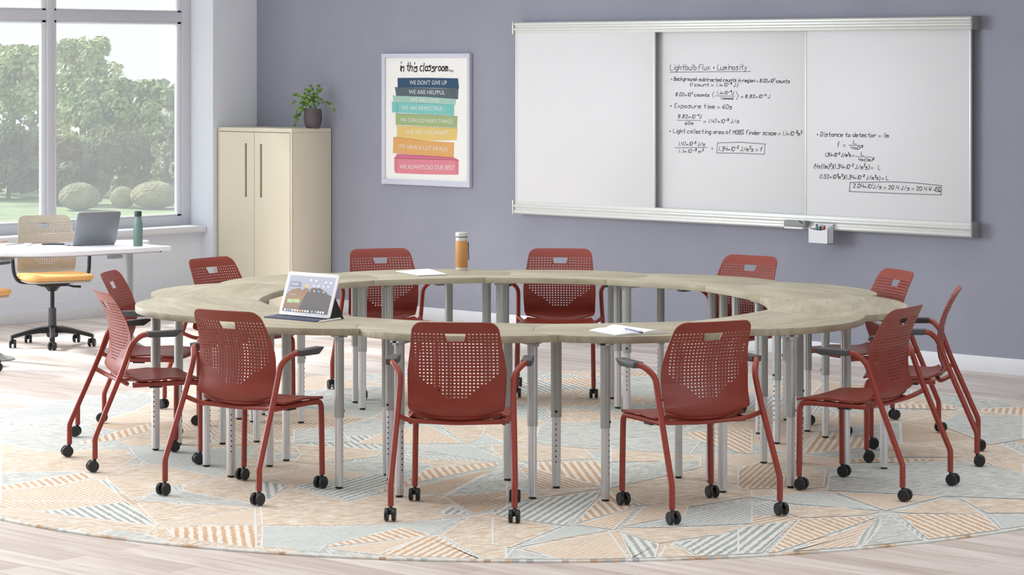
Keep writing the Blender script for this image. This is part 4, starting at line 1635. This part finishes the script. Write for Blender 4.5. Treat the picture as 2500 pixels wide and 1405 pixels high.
# ------------------------------------------------------------------ desk by the window
dk = [(1.765, -2.838), (1.80, -2.76), (1.858, -2.715), (1.905, -2.70), (1.945, -2.708), (1.995, -2.765), (2.045, -2.835), (2.11, -2.905), (2.19, -2.955), (2.29, -2.975), (2.40, -2.968), (2.455, -2.955), (2.49, -2.975)]
dk2 = [(2.49, -2.99), (2.485, -3.12), (2.475, -3.282), (2.45, -3.44), (2.41, -3.72), (2.30, -3.92), (2.13, -4.07), (1.95, -4.14), (1.75, -4.16), (1.62, -4.12), (1.56, -4.02), (1.60, -3.8), (1.66, -3.6), (1.70, -3.2)]
dc = (2.05, -3.5)
desk = thing('teacher_desk', 'white curved-top desk by the window with laptop and green bottle', 'desk', (dc[0], dc[1], 0))
poly = [(x - dc[0], y - dc[1]) for x, y in dk + dk2]
if area(poly) < 0:
    poly = poly[::-1]
MB().prism(poly, 0.712, 0.74).build('desktop', M['desk'], desk, bevel=0.003)
MB().prism(inset(poly, 0.07), 0.700, 0.712).build('under_frame', M['greym'], desk)
for lx, ly in ((1.857, -2.815), (1.63, -3.80)):
    lx, ly = lx - dc[0], ly - dc[1]
    lg = MB().lathe([(0.031, 0.02), (0.031, 0.70)], 22).build('leg', M['greym'], desk, (lx, ly, 0))
    MB().lathe([(0.17, 0), (0.17, 0.008), (0.11, 0.022), (0.05, 0.06), (0.034, 0.10)], 32).build('round_base', M['greym'], lg)
for px, py in ((20, 628), (288, 624)):
    X, Y = unp(px, py, 0.70)
    MB().box(-0.02, 0.02, -0.05, 0.05, 0.678, 0.70).build('cable_clip', M['endcap'], desk, (X - dc[0] - 0.03, Y - dc[1], 0), bevel=0.003)
# laptop
def solve_lean(p0, e_back, px, py, z0):
    """find back offset b and height h so that p0 + b*e_back + h*z projects on the pixel"""
    b_, h_ = 0.0, 0.2
    for _ in range(30):
        f0 = proj(p0[0] + e_back[0] * b_, p0[1] + e_back[1] * b_, z0 + h_)
        f1 = proj(p0[0] + e_back[0] * (b_ + 1e-3), p0[1] + e_back[1] * (b_ + 1e-3), z0 + h_)
        f2 = proj(p0[0] + e_back[0] * b_, p0[1] + e_back[1] * b_, z0 + h_ + 1e-3)
        J = np.array([[(f1[0] - f0[0]) / 1e-3, (f2[0] - f0[0]) / 1e-3], [(f1[1] - f0[1]) / 1e-3, (f2[1] - f0[1]) / 1e-3]])
        d = np.linalg.solve(J, np.array([px - f0[0], py - f0[1]]))
        b_, h_ = b_ + d[0], h_ + d[1]
    return b_, h_


def rounded_rect(w, h_, r, n=5):
    out = []
    for cx_, cy_, a0 in ((w / 2 - r, h_ / 2 - r, 0), (-w / 2 + r, h_ / 2 - r, 90), (-w / 2 + r, -h_ / 2 + r, 180), (w / 2 - r, -h_ / 2 + r, 270)):
        for k in range(n + 1):
            a = math.radians(a0 + 90 * k / n)
            out.append((cx_ + r * math.cos(a), cy_ + r * math.sin(a)))
    return out


p0, p1 = Vector(unp(177, 600, 0.745)), Vector(unp(282, 596, 0.745))
ez = (p1 - p0).normalized()
nb = Vector((-ez.y, ez.x))            # away from the camera side
bL, hL = solve_lean(p0, nb, 190, 522, 0.745)
tilt = math.atan2(bL, hL)
print('laptop lean', bL, hL)
tilt = max(-0.6, min(0.6, tilt))
LH = min(0.235, math.hypot(bL, hL))
W_ = (p1 - p0).length
mid = (p0 + p1) / 2
lap = thing('laptop', 'open silver grey laptop on the white desk, lid back facing the room', 'laptop', (mid.x, mid.y, 0.741), math.atan2(ez.y, ez.x))
T = Matrix.Translation((0, 0, 0.010)) @ Matrix.Rotation(PI / 2 - tilt, 4, 'X') @ Matrix.Translation((0, LH / 2, 0))
MB().prism(rounded_rect(W_, LH, 0.014), -0.0035, 0.0035, T=T).build('lid', M['laptop'], lap, bevel=0.001)
MB().prism(rounded_rect(W_ - 0.012, LH - 0.012, 0.01), -0.0042, -0.0034, T=T).build('screen', M['phone'], lap)
MB().prism(rounded_rect(W_, 0.225, 0.012), 0.0, 0.013, T=Matrix.Translation((0, 0.118, 0))).build('keyboard_base', M['laptop'], lap, bevel=0.002)
# green bottle
bx, by = unp(337, 601, 0.74)
bt = thing('water_bottle', 'sage green metal bottle with dark cap on the white desk', 'bottle', (bx, by, 0.7405))
MB().lathe([(0.028, 0), (0.031, 0.004), (0.031, 0.135), (0.030, 0.150), (0.024, 0.172), (0.0215, 0.182), (0.0215, 0.196)], 26).build('bottle_body', M['green'], bt)
MB().lathe([(0.0225, 0.194), (0.0235, 0.198), (0.0235, 0.224), (0.021, 0.228)], 26).build('cap', M['cap'], bt)
# phone, earphone case, notebook, pencil, pen on the desk
phx, phy = unp(131, 596, 0.745)
ph = MB().prism(rounded_rect(0.15, 0.075, 0.01), 0, 0.009).build('smartphone', M['phone'], None, (phx, phy, 0.7405), 0.75, bevel=0.002)
tag(ph, 'black smartphone lying on the white desk left of the laptop', 'phone')
kx, ky = unp(158, 598.5, 0.745)
kk = thing('key_ring', 'small dark keys lying between the phone and laptop on the desk', 'keys', (kx, ky, 0.7405), 0.4)
MB().tube([(0.015 * math.cos(t * PI / 6), 0.015 * math.sin(t * PI / 6), 0.002) for t in range(13)], 0.0014, 6, caps=False).build('ring', M['steel'], kk)
for a_ in (-0.3, 0.35):
    Tk = Matrix.Rotation(a_, 4, 'Z')
    MB().prism([(0.012, -0.008), (0.03, -0.009), (0.034, 0), (0.03, 0.009), (0.012, 0.008)], 0, 0.003, T=Tk).box(0.03, 0.055, -0.003, 0.003, 0, 0.003, T=Tk).build('key', M['black'], kk)
n0, n1, n2, n3 = unp(-40, 592, 0.745), unp(40, 590, 0.745), unp(70, 600, 0.745), unp(-40, 606, 0.745)
nbx, nby = unp(18, 598, 0.745)
nbk = thing('desk_notebook', 'open white notebook at the left end of the white desk', 'notebook', (nbx, nby, 0.7405), 0.75)
for s in (-1, 1):
    MB().prism([(s * 0.002, -0.10), (s * 0.145, -0.10), (s * 0.145, 0.10), (s * 0.002, 0.10)][::s], 0, 0.008).build('page_block', M['paper'], nbk, bevel=0.002)
a_, b_ = unp(12, 598, 0.755), unp(55, 593.5, 0.755)
pn = thing('grey_pen', 'grey pen lying on the open notebook on the white desk', 'pen', (a_[0], a_[1], 0.7525))
dv = (b_[0] - a_[0], b_[1] - a_[1], 0)
MB().tube([(0, 0, 0), dv], 0.0035, 10).build('barrel', M['greym'], pn)
MB().tube([dv, (dv[0] * 1.08, dv[1] * 1.08, 0)], [0.0034, 0.001], 10).build('tip', M['black'], pn)
a_, b_ = unp(-6, 592, 0.755), unp(17, 589, 0.755)
pc_ = thing('pencil', 'short brown pencil lying on the far page of the desk notebook', 'pencil', (a_[0], a_[1], 0.7525))
dv = (b_[0] - a_[0], b_[1] - a_[1], 0)
MB().tube([(0, 0, 0), dv], 0.0035, 6).build('barrel', M['brown'], pc_)
MB().tube([dv, (dv[0] * 1.07, dv[1] * 1.07, 0)], [0.0034, 0.0006], 6).build('tip', M['black'], pc_)


# ------------------------------------------------------------------ office chair
def office_chair(label, loc, rz, base_rot):
    t = thing('office_chair', label, 'office chair', loc, rz, 'beige swivel chairs at the white desk')
    bk = bpy.data.objects.new('backrest', M_BACK.copy())
    C.objects.link(bk)
    bk.parent = t
    bk.data.materials.clear()
    bk.data.materials.append(M['beige'])
    bk.location = (0, -0.08, 0.015)
    MB().prism(rounded_rect(0.47, 0.40, 0.08, 6), 0.464, 0.498, T=Matrix.Translation((0, 0.07, 0))).build('seat_cushion', M['orange'], t, bevel=0.014, bseg=4)
    MB().prism(rounded_rect(0.44, 0.40, 0.07, 5), 0.448, 0.464, T=Matrix.Translation((0, 0.06, 0))).build('seat_pan', M['beige'], t, bevel=0.004)
    m_ = MB()
    m_.prism(rounded_rect(0.20, 0.22, 0.04), 0.415, 0.449)
    m_.lathe([(0.028, 0.375), (0.065, 0.418)], 18)
    m_.tube([(-0.06, 0.02, 0.425), (-0.14, 0.03, 0.405), (-0.19, 0.04, 0.402)], [0.006, 0.008, 0.009], 8)
    m_.build('tilt_mechanism', M['black'], t, bevel=0.004)
    MB().lathe([(0.014, 0.20), (0.014, 0.40)], 16).build('gas_lift', M['black'], t)
    MB().lathe([(0.026, 0.10), (0.028, 0.13), (0.026, 0.26), (0.020, 0.262)], 18).build('lift_cover', M['dark'], t)
    for s in (-1, 1):
        pts_ = fillet([(s * 0.10, 0.0, 0.432), (s * 0.235, -0.01, 0.445), (s * 0.262, -0.02, 0.50), (s * 0.272, -0.04, 0.655), (s * 0.272, 0.02, 0.675)], 0.05, 6)
        ar = MB().tube(pts_, 0.0125, 10).build('armrest', M['black'], t)
        MB().prism(rounded_rect(0.055, 0.22, 0.02), 0.668, 0.69, T=Matrix.Translation((s * 0.272, 0.03, 0))).build('armrest_pad', M['dark'], ar, bevel=0.006)
    bs = MB()
    bs.lathe([(0.036, 0.062), (0.040, 0.075), (0.038, 0.135), (0.030, 0.140)], 20)
    sb = bs.build('star_base', M['black'], t)
    for k in range(5):
        a = base_rot + 2 * PI * k / 5
        T = Matrix.Rotation(a, 4, 'Z')
        V = []
        for (x, zc, hh, ww) in ((0.02, 0.112, 0.022, 0.028), (0.10, 0.110, 0.018, 0.024), (0.20, 0.095, 0.013, 0.020), (0.275, 0.078, 0.012, 0.018), (0.29, 0.072, 0.011, 0.015)):
            V += [(x, -ww, zc - hh), (x, ww, zc - hh), (x, ww * 0.7, zc + hh), (x, -ww * 0.7, zc + hh)]
        Fs = [[0, 1, 2, 3], [19, 18, 17, 16]]
        for i in range(4):
            for j in range(4):
                Fs.append([i * 4 + j, (i + 1) * 4 + j, (i + 1) * 4 + (j + 1) % 4, i * 4 + (j + 1) % 4][::-1])
        sp_ = MB().add(V, Fs, T=T).build('spoke', M['black'], sb, bevel=0.003)
        x_, y_ = 0.28 * math.cos(a), 0.28 * math.sin(a)
        cc_ = inst('caster', M_CAST, sp_, (x_, y_, -RZ), camo.rotation_euler.z - rz + 0.1 * (k - 2))
    return t


ocx, ocy = 1.266, -3.000
fx = (XF * -1, YF * -1)            # direction towards the camera
ang_cam = math.atan2(-YF, -XF)
och = office_chair('beige perforated swivel chair with orange seat cushion behind the white desk', (ocx, ocy, 0), ang_cam - PI / 2 + 0.42, math.atan2(-3.18 - ocy, 1.50 - ocx) - (ang_cam - PI / 2 + 0.42))
x2, y2 = unp(-10, 893)
vx, vy = x2 + 0.28 * 0.02, y2 - 0.28 * 1.0
cx2, cy2 = vx, vy
_b = math.atan2(-3.18 - ocy, 1.50 - ocx) - (ang_cam - PI / 2 + 0.42)
_t = math.atan2(y2 - cy2, x2 - cx2)
_rz = min((_t - _b - 2 * PI * k / 5 for k in range(5)), key=lambda a: -math.cos(a + PI / 2 - 2.2))
dup(och, (cx2, cy2, 0), _rz,
    'swivel chair cut off by the left edge of the photo, only a black caster showing')

# ------------------------------------------------------------------ things on the ring tables
TZ = 0.7402
# tablet
p0, p1 = Vector(unp(681, 768, 0.748)), Vector(unp(805, 779, 0.748))
ez = (p1 - p0).normalized()
nb = Vector((-ez.y, ez.x))
bL, hL = solve_lean(p0, nb, 706, 664, 0.748)
bR, hR = solve_lean(p1, nb, 831, 671, 0.748)
print('tablet', (p1 - p0).length, bL, hL, bR, hR)
bA, hA = (bL + bR) / 2, (hL + hR) / 2
tilt = math.atan2(bA, hA)
LH, W_ = math.hypot(bA, hA), (p1 - p0).length
mid = (p0 + p1) / 2
rz = math.atan2(ez.y, ez.x)
tab = thing('tablet', 'white-bezelled tablet with a lit screen propped in a dark keyboard cover', 'tablet', (mid.x, mid.y, TZ), rz)
TT = Matrix.Translation((0, 0, 0.008)) @ Matrix.Rotation(PI / 2 - tilt, 4, 'X') @ Matrix.Translation((0, LH / 2, 0))
MB().prism(rounded_rect(W_, LH, 0.012), -0.003, 0.003, T=TT).build('tablet_body', M['tabw'], tab, bevel=0.001)


def emis(name, ramp_dir, stops, strength=0.75):
    g = NT(name)
    tc = g.n('ShaderNodeTexCoord')
    sx = g.n('ShaderNodeSeparateXYZ')
    g.l(tc.outputs['UV'], sx.inputs[0])
    c_ = g.ramp(sx.outputs[ramp_dir], [(p_, srgb(q)) for p_, q in stops])
    g.b.inputs['Base Color'].default_value = (0.02, 0.02, 0.02, 1)
    g.b.inputs['Roughness'].default_value = 0.25
    g.l(c_, g.b.inputs['Emission Color'])
    g.b.inputs['Emission Strength'].default_value = strength
    return g.m


def quad_obj(name, pts_, mats, parent, T, z):
    """flat coloured outline on the screen; pts in 0..1 screen coordinates"""
    sw, sh = W_ - 0.036, LH - 0.034
    V = [tuple(T @ Vector(((x - 0.5) * sw, (y - 0.5) * sh, z))) for x, y in pts_]
    me_ = bpy.data.meshes.new(name)
    me_.from_pydata(V, [], [list(range(len(V)))])
    me_.materials.append(mats)
    uv = me_.uv_layers.new(name='uv')
    uv.data.foreach_set('uv', [c_ for p_ in pts_ for c_ in p_])
    o2 = bpy.data.objects.new(name, me_)
    C.objects.link(o2)
    o2.parent = parent
    return o2


sky_s = emis('screen_sky', 1, [(0.0, '#c9b9c4'), (0.5, '#c3c3dc'), (1.0, '#ccd0e2')], 0.8)
mtn_s = emis('screen_mountain', 1, [(0.0, '#5c5456'), (0.6, '#67605f')], 0.8)
cliff_s = emis('screen_cliff', 1, [(0.0, '#8a6a55'), (0.35, '#b08a62'), (0.75, '#9a7658')], 0.85)
dock_s = emis('screen_dock', 1, [(0.0, '#6f7d92'), (1.0, '#7f8da0')], 0.8)
scr = quad_obj('screen', [(0, 0), (1, 0), (1, 1), (0, 1)], sky_s, tab, TT, 0.0034)
quad_obj('screen_picture', [(0, 0.0), (0.4, 0.0), (0.45, 0.3), (0.50, 0.62), (0.40, 0.68), (0.33, 0.60), (0.28, 0.66), (0.10, 0.60), (0.0, 0.46)], cliff_s, scr, TT, 0.0037)
quad_obj('screen_picture', [(0.33, 0.0), (1, 0.0), (1, 0.50), (0.93, 0.53), (0.86, 0.60), (0.70, 0.70), (0.66, 0.685), (0.56, 0.69), (0.47, 0.62), (0.40, 0.38)], mtn_s, scr, TT, 0.0039)
icw = emis('icon_white', 1, [(0, '#e8eaf0'), (1, '#ffffff')], 0.95)
icb = emis('icon_blue', 1, [(0, '#5f9fe0'), (1, '#9cc8f2')], 0.9)
ico = emis('icon_orange', 1, [(0, '#f0b27a'), (1, '#f6d2a8')], 0.9)
icg = emis('icon_green', 1, [(0, '#a8d49a'), (1, '#c9e8a0')], 0.9)
icp = emis('icon_violet', 1, [(0, '#a98fc0'), (1, '#cdb6dc')], 0.9)
icn = emis('icon_grey', 1, [(0, '#8f97a5'), (1, '#a3abb8')], 0.8)


def icons(name, L, m_):
    sw, sh = W_ - 0.036, LH - 0.034
    for x, y, w, h_ in L:
        q = [(x - w / 2, y - h_ / 2), (x + w / 2, y - h_ / 2), (x + w / 2, y + h_ / 2), (x - w / 2, y + h_ / 2)]
        o2 = MB().add([tuple(TT @ Vector(((a - 0.5) * sw, (b_ - 0.5) * sh, 0.0043))) for a, b_ in q], [(0, 1, 2, 3)]).build(name, m_, scr, smooth=0)
        uv = o2.data.uv_layers.new(name='uv')
        uv.data.foreach_set('uv', [0, 0, 1, 0, 1, 1, 0, 1])


dk_ = [(0.06 + 0.056 * i, 0.045, 0.036, 0.055) for i in range(17)]
icons('app_icon', [d for i, d in enumerate(dk_) if i % 5 in (3, 4, 0) and i != 10], icw)
icons('app_icon', [d for i, d in enumerate(dk_) if i in (1, 2, 12)] + [(0.70, 0.60, 0.035, 0.05), (0.91, 0.56, 0.035, 0.05)], icb)
icons('app_icon', [d for i, d in enumerate(dk_) if i in (6, 7)] + [(0.60, 0.60, 0.035, 0.05), (0.81, 0.59, 0.035, 0.05), (0.42, 0.72, 0.09, 0.08)], ico)
icons('app_icon', [(0.13, 0.29, 0.13, 0.10), (0.27, 0.30, 0.13, 0.10), (0.655, 0.045, 0.03, 0.05)], icg)
icons('app_icon', [(0.50, 0.60, 0.035, 0.05), (0.16, 0.47, 0.12, 0.03)], icp)
icons('app_icon', [(0.17, 0.76, 0.24, 0.15)], icn)
icons('app_icon', [(0.48 + 0.11 * i, 0.89 - 0.01 * i, 0.04, 0.055) for i in (0, 1, 3, 4)] + [(0.46 + 0.105 * i, 0.745, 0.038, 0.05) for i in (1, 2, 3, 4)] + [(0.15, 0.75, 0.15, 0.06)], icw)
# keyboard cover: flat part in front, fold behind
kb = [unp(644, 775, 0.742), unp(772, 786.5, 0.742), unp(806, 779, 0.742), unp(681, 768.5, 0.742)]
Rm = Matrix.Rotation(-rz, 2)
kl = [tuple(Rm @ (Vector(p_) - mid)) for p_ in kb]
if area(kl) < 0:
    kl = kl[::-1]
kc = MB().prism(kl, 0.0, 0.005).build('keyboard_cover', M['navy'], tab, bevel=0.001)
foldz = (0.085, 0.008)
tb_ = 0.11
apx = Vector((W_ / 2 - 0.002, bA * 0.5, hA * 0.5))
fold = MB()
for xa, xb in ((-W_ / 2 + 0.004, W_ / 2 - 0.004),):
    y_top, z_top = bA * 0.5 + 0.004, 0.008 + hA * 0.5
    prof = [(0.004, 0.002), (y_top, z_top), (y_top + 0.055, 0.001), (y_top + 0.050, 0.001), (y_top, z_top - 0.012), (0.010, 0.0)]
    V = [(x, y, z) for x in (xa, xb) for y, z in [(0.006, 0.0), (y_top, z_top), (y_top + 0.06, 0.0)]]
    fold.add(V, [(0, 1, 2), (5, 4, 3), (0, 3, 4, 1), (1, 4, 5, 2), (2, 5, 3, 0)])
fold.build('folded_stand', M['black'], tab, smooth=0)
a_, b_ = unp(778, 786, 0.745), unp(831, 778, 0.745)
sty = thing('stylus', 'white stylus lying on the table at the right corner of the tablet cover', 'stylus', (a_[0], a_[1], TZ + 0.0048))
dv = Vector((b_[0] - a_[0], b_[1] - a_[1], 0))
MB().tube([tuple(dv * 0.06), tuple(dv)], 0.0045, 12).build('barrel', M['tabw'], sty)
MB().tube([(0, 0, 0), tuple(dv * 0.06)], [0.001, 0.0043], 12).build('tip', M['lid'], sty)
# tumbler
tx, ty = unp(1127, 660, 0.74)
tu = thing('tumbler', 'tan tumbler with silver lid and dark strap on the far table', 'bottle', (tx, ty, TZ))
MB().lathe([(0.033, 0), (0.035, 0.003), (0.035, 0.016)], 28).build('base_ring', M['lid'], tu)
MB().lathe([(0.0345, 0.016), (0.0358, 0.018), (0.0358, 0.168), (0.0348, 0.170)], 28).build('sleeve', M['tan'], tu)
MB().lathe([(0.034, 0.169), (0.035, 0.172), (0.035, 0.190), (0.0335, 0.193)], 28).build('collar', M['lid'], tu)
MB().lathe([(0.0352, 0.190), (0.0352, 0.195)], 28).build('seal_ring', M['dark'], tu)
MB().lathe([(0.0345, 0.194), (0.0365, 0.198), (0.0365, 0.214), (0.034, 0.219)], 28).build('lid', M['lid'], tu)
e_ = Vector((XR, YR, 0))
MB().tube([tuple(e_ * 0.036 + Vector((0, 0, z_))) if k_ == 0 else tuple(e_ * (0.036 + o_) + Vector((0, 0, z_))) for k_, (o_, z_) in enumerate([(0, 0.165), (0.004, 0.15), (0.003, 0.11), (0.006, 0.075), (0.004, 0.06)])], 0.0028, 8).build('strap', M['dark'], tu)
# loose paper pad + pen at the back
q = [unp(965, 663.5, 0.743), unp(1022, 673.5, 0.743), unp(1092, 671, 0.743), unp(1047, 657, 0.743)]
cq = (sum(p_[0] for p_ in q) / 4, sum(p_[1] for p_ in q) / 4)
lq = [(x - cq[0], y - cq[1]) for x, y in q]
if area(lq) < 0:
    lq = lq[::-1]
pad = thing('paper_pad', 'white writing pad lying on the far table left of the tan tumbler', 'paper', (cq[0], cq[1], TZ))
MB().prism(lq, 0, 0.0018).build('backing_board', M['dark'], pad)
MB().prism([(x * 0.985, y * 0.985) for x, y in lq], 0.0018, 0.005).build('sheets', M['paper'], pad)
# open notebook at the front
q = {k_: Vector(unp(x, y, 0.745)) for k_, (x, y) in dict(L=(1437, 806), B=(1503, 818), R=(1632, 812), T=(1520, 797)).items()}
cq = (q['L'] + q['B'] + q['R'] + q['T']) / 4
ob = thing('open_notebook', 'open blank white notebook lying on the front table', 'notebook', (cq.x, cq.y, TZ))
cover = [tuple(q[k_] - cq) for k_ in 'LBRT']
if area(cover) < 0:
    cover = cover[::-1]
MB().prism(cover, 0, 0.002).build('cover', M['greym'], ob)
L_, B_v, R_, T_ = (q[k_] - cq for k_ in 'LBRT')
# spine runs from the middle of edge L-T to the middle of edge B-R
s0, s1 = (L_ + T_) / 2 * 1.0, (B_v + R_) / 2 * 1.0
for (ea, eb, nm) in ((L_, B_v, 'left'), (T_, R_, 'right')):
    V = []
    N = 8
    for i in range(N + 1):
        t_ = i / N
        zz = 0.004 + 0.012 * math.sin(PI * min(1, (1 - t_) * 1.0)) ** 1.0 * (0.9 if nm == 'right' else 0.25) + 0.004 * (1 - t_)
        a2, b2 = s0 + (ea - s0) * t_ * 0.97, s1 + (eb - s1) * t_ * 0.97
        V += [(a2.x, a2.y, zz), (b2.x, b2.y, zz), (b2.x, b2.y, 0.002), (a2.x, a2.y, 0.002)]
    Fs = []
    for i in range(N):
        a = i * 4
        for j in range(4):
            Fs.append([a + j, a + (j + 1) % 4, a + 4 + (j + 1) % 4, a + 4 + j])
    Fs += [[0, 3, 2, 1], [N * 4, N * 4 + 1, N * 4 + 2, N * 4 + 3]]
    pg = MB().add(V, Fs)
    me_o = pg.build('page_block', M['paper'], ob, smooth=30)
    bm = bmesh.new(); bm.from_mesh(me_o.data); bmesh.ops.recalc_face_normals(bm, faces=bm.faces); bm.to_mesh(me_o.data); bm.free()
a_, b_ = unp(1527, 803.5, 0.762), unp(1568, 811.5, 0.762)
pe = thing('violet_pen', 'violet pen lying across the open notebook on the front table', 'pen', (a_[0], a_[1], 0.762))
dv = Vector((b_[0] - a_[0], b_[1] - a_[1], -0.002))
MB().tube([(0, 0, 0), tuple(dv * 0.85)], 0.0042, 10).build('barrel', M['purplepen'], pe)
MB().tube([tuple(dv * 0.85), tuple(dv)], [0.0046, 0.0044], 10).build('cap', M['dark'], pe)

# ------------------------------------------------------------------ outside
GZ = -6.2


def outp(px, py, h=GZ):
    return unp(px, py, h)


gr = MB().box(-140, -2.0, -10, 190, GZ - 0.5, GZ).build('lawn_ground', M['lawn'], None, smooth=0)
struct(gr)
r3 = random.Random(5)
FM = {'a': foliage_mat('foliage_light', '#7c8b5c', '#a3b17a', '#cdd6a3'), 'b': foliage_mat('foliage_mid', '#65764f', '#87986a', '#b0bf8a'),
      'c': foliage_mat('foliage_dark', '#3c4a36', '#516147', '#6e7e5c'), 'w': foliage_mat('blossom_foliage', '#4c5c40', '#7d8a66', '#f0f0e4'),
      's': foliage_mat('clipped_shrub', '#666a50', '#828366', '#9c9b80')}


def tree(label, px, pybase, pytop, wpx, fm, depth, lobes=26, leafn=5200, trunk=True, leaf_s=0.20, cat='tree', name='leafy_tree', low=0.15, group='trees beyond the lawn'):
    """stand the tree where its foot and width fall at the given distance"""
    k = depth / F_PX
    r_ = (px - CX) * k
    x_, y_ = (r_ - C0[0]) * XR + (depth - C0[1]) * XF, (r_ - C0[0]) * YR + (depth - C0[1]) * YF
    zt_ = CAM_H - (pytop - HY) * k
    R = wpx * k / 2
    H_ = zt_ - GZ
    t = thing(name, label, cat, (x_, y_, GZ), 0, group)
    if trunk:
        MB().tube([(0, 0, 0), (0.1, 0, H_ * 0.3), (0, 0.1, H_ * 0.62)], [0.035 * H_, 0.025 * H_, 0.01 * H_], 8).build('trunk', M['bark'], t)
    V, Fs = [], []
    cl = []
    for i in range(lobes):
        u = r3.uniform(0, 2 * PI)
        v = r3.uniform(low, 0.93)
        rad = R * math.sqrt(max(0.05, 1 - ((v - 0.5) / 0.52) ** 2)) * r3.uniform(0.35, 0.85)
        cl.append((rad * math.cos(u), rad * math.sin(u), H_ * v, R * r3.uniform(0.22, 0.36)))
    cl.append((0, 0, H_ * 0.9, R * 0.3))
    for cx_, cy_, cz_, cr in cl:
        for _ in range(leafn // lobes):
            d = Vector((r3.gauss(0, 1), r3.gauss(0, 1), r3.gauss(0, 1))).normalized()
            p_ = Vector((cx_, cy_, cz_)) + d * cr * r3.uniform(0.75, 1.05) * Vector((1, 1, 0.8)).length / 1.6
            if p_.z > H_:
                continue
            n_ = (d + Vector((r3.gauss(0, .5), r3.gauss(0, .5), r3.gauss(0, .5)))).normalized()
            a = n_.orthogonal().normalized()
            b2 = n_.cross(a)
            s_ = leaf_s * r3.uniform(0.6, 1.3)
            o_ = len(V)
            V += [tuple(p_ + a * s_), tuple(p_ + b2 * s_ * 0.7), tuple(p_ - a * s_), tuple(p_ - b2 * s_ * 0.7)]
            Fs.append([o_, o_ + 1, o_ + 2, o_ + 3])
    MB().add(V, Fs).build('crown', FM[fm], t, smooth=0)
    return t


tree('pale green tree filling the top of the left window pane', 30, 505, 112, 300, 'a', 165, lobes=34, leafn=8000)
tree('tallest pale tree just right of the window mullion', 200, 505, 88, 200, 'a', 196, lobes=34, leafn=8000, low=0.35)
tree('broad mid-green tree in the centre of the right window pane', 262, 505, 192, 210, 'b', 178, lobes=34, leafn=7000)
tree('darker mid-green tree at the right side of the window', 385, 505, 196, 210, 'b', 193, lobes=30, leafn=7000)
tree('dark low tree behind the clipped bushes, middle of the window', 330, 505, 330, 250, 'c', 158, low=0.1)
tree('dark low tree behind the round bush right of the mullion', 165, 505, 340, 190, 'c', 151, low=0.1)
tree('dark low tree at the foot of the left pane', 20, 505, 320, 240, 'c', 158, low=0.1)
tree('white-blossomed small tree near the right edge of the window', 405, 500, 258, 110, 'w', 150.5, lobes=22, leaf_s=0.16, leafn=4200)


def shrub(label, px, pybase, pytop, wpx):
    D = F_PX * (CAM_H - GZ) / (pybase - HY)
    k = D / F_PX
    x_, y_ = unp(px, pybase, GZ)
    R = wpx * k / 2
    H_ = CAM_H - (pytop - HY) * k - GZ
    bm = bmesh.new()
    bmesh.ops.create_icosphere(bm, subdivisions=5, radius=1)
    for v in bm.verts:
        n_ = math.sin(v.co.x * 17) * math.sin(v.co.y * 19 + 1) * math.sin(v.co.z * 15 + 2)
        v.co *= 1 + 0.03 * n_ + r3.uniform(-0.012, 0.012)
        v.co.z = v.co.z if v.co.z > 0 else v.co.z * 0.8
        v.co = Vector((v.co.x * R, v.co.y * R, v.co.z * H_ / 1.8 + H_ * 0.45))
    me_ = bpy.data.meshes.new('clipped_bush')
    bm.to_mesh(me_)
    bm.free()
    me_.materials.append(FM['s'])
    o2 = bpy.data.objects.new('clipped_bush', me_)
    C.objects.link(o2)
    o2.location = (x_, y_, GZ)
    tag(o2, label, 'bush', 'clipped round bushes on the lawn')


shrub('round clipped bush just right of the window mullion', 194, 514, 446, 100)
shrub('small clipped bush between the two larger bushes outside', 300, 508, 456, 62)
shrub('widest clipped bush at the right of the window', 378, 510, 443, 118)
# pale path strip
a0_, a1_ = outp(60, 548), outp(460, 540)
pth = MB()
for (u0, u1, v0, v1) in ((-200, 520, 541, 546),):
    q_ = [unp(u0, v1, GZ + 0.02), unp(u1, v1 - 3, GZ + 0.02), unp(u1, v0 - 3, GZ + 0.02), unp(u0, v0, GZ + 0.02)]
    pth.add([(x, y, GZ + 0.02) for x, y in q_] + [(x, y, GZ - 0.05) for x, y in q_], [(0, 1, 2, 3), (7, 6, 5, 4), (0, 4, 5, 1), (1, 5, 6, 2), (2, 6, 7, 3), (3, 7, 4, 0)])
struct(pth.build('garden_path', M['path'], None, smooth=0))
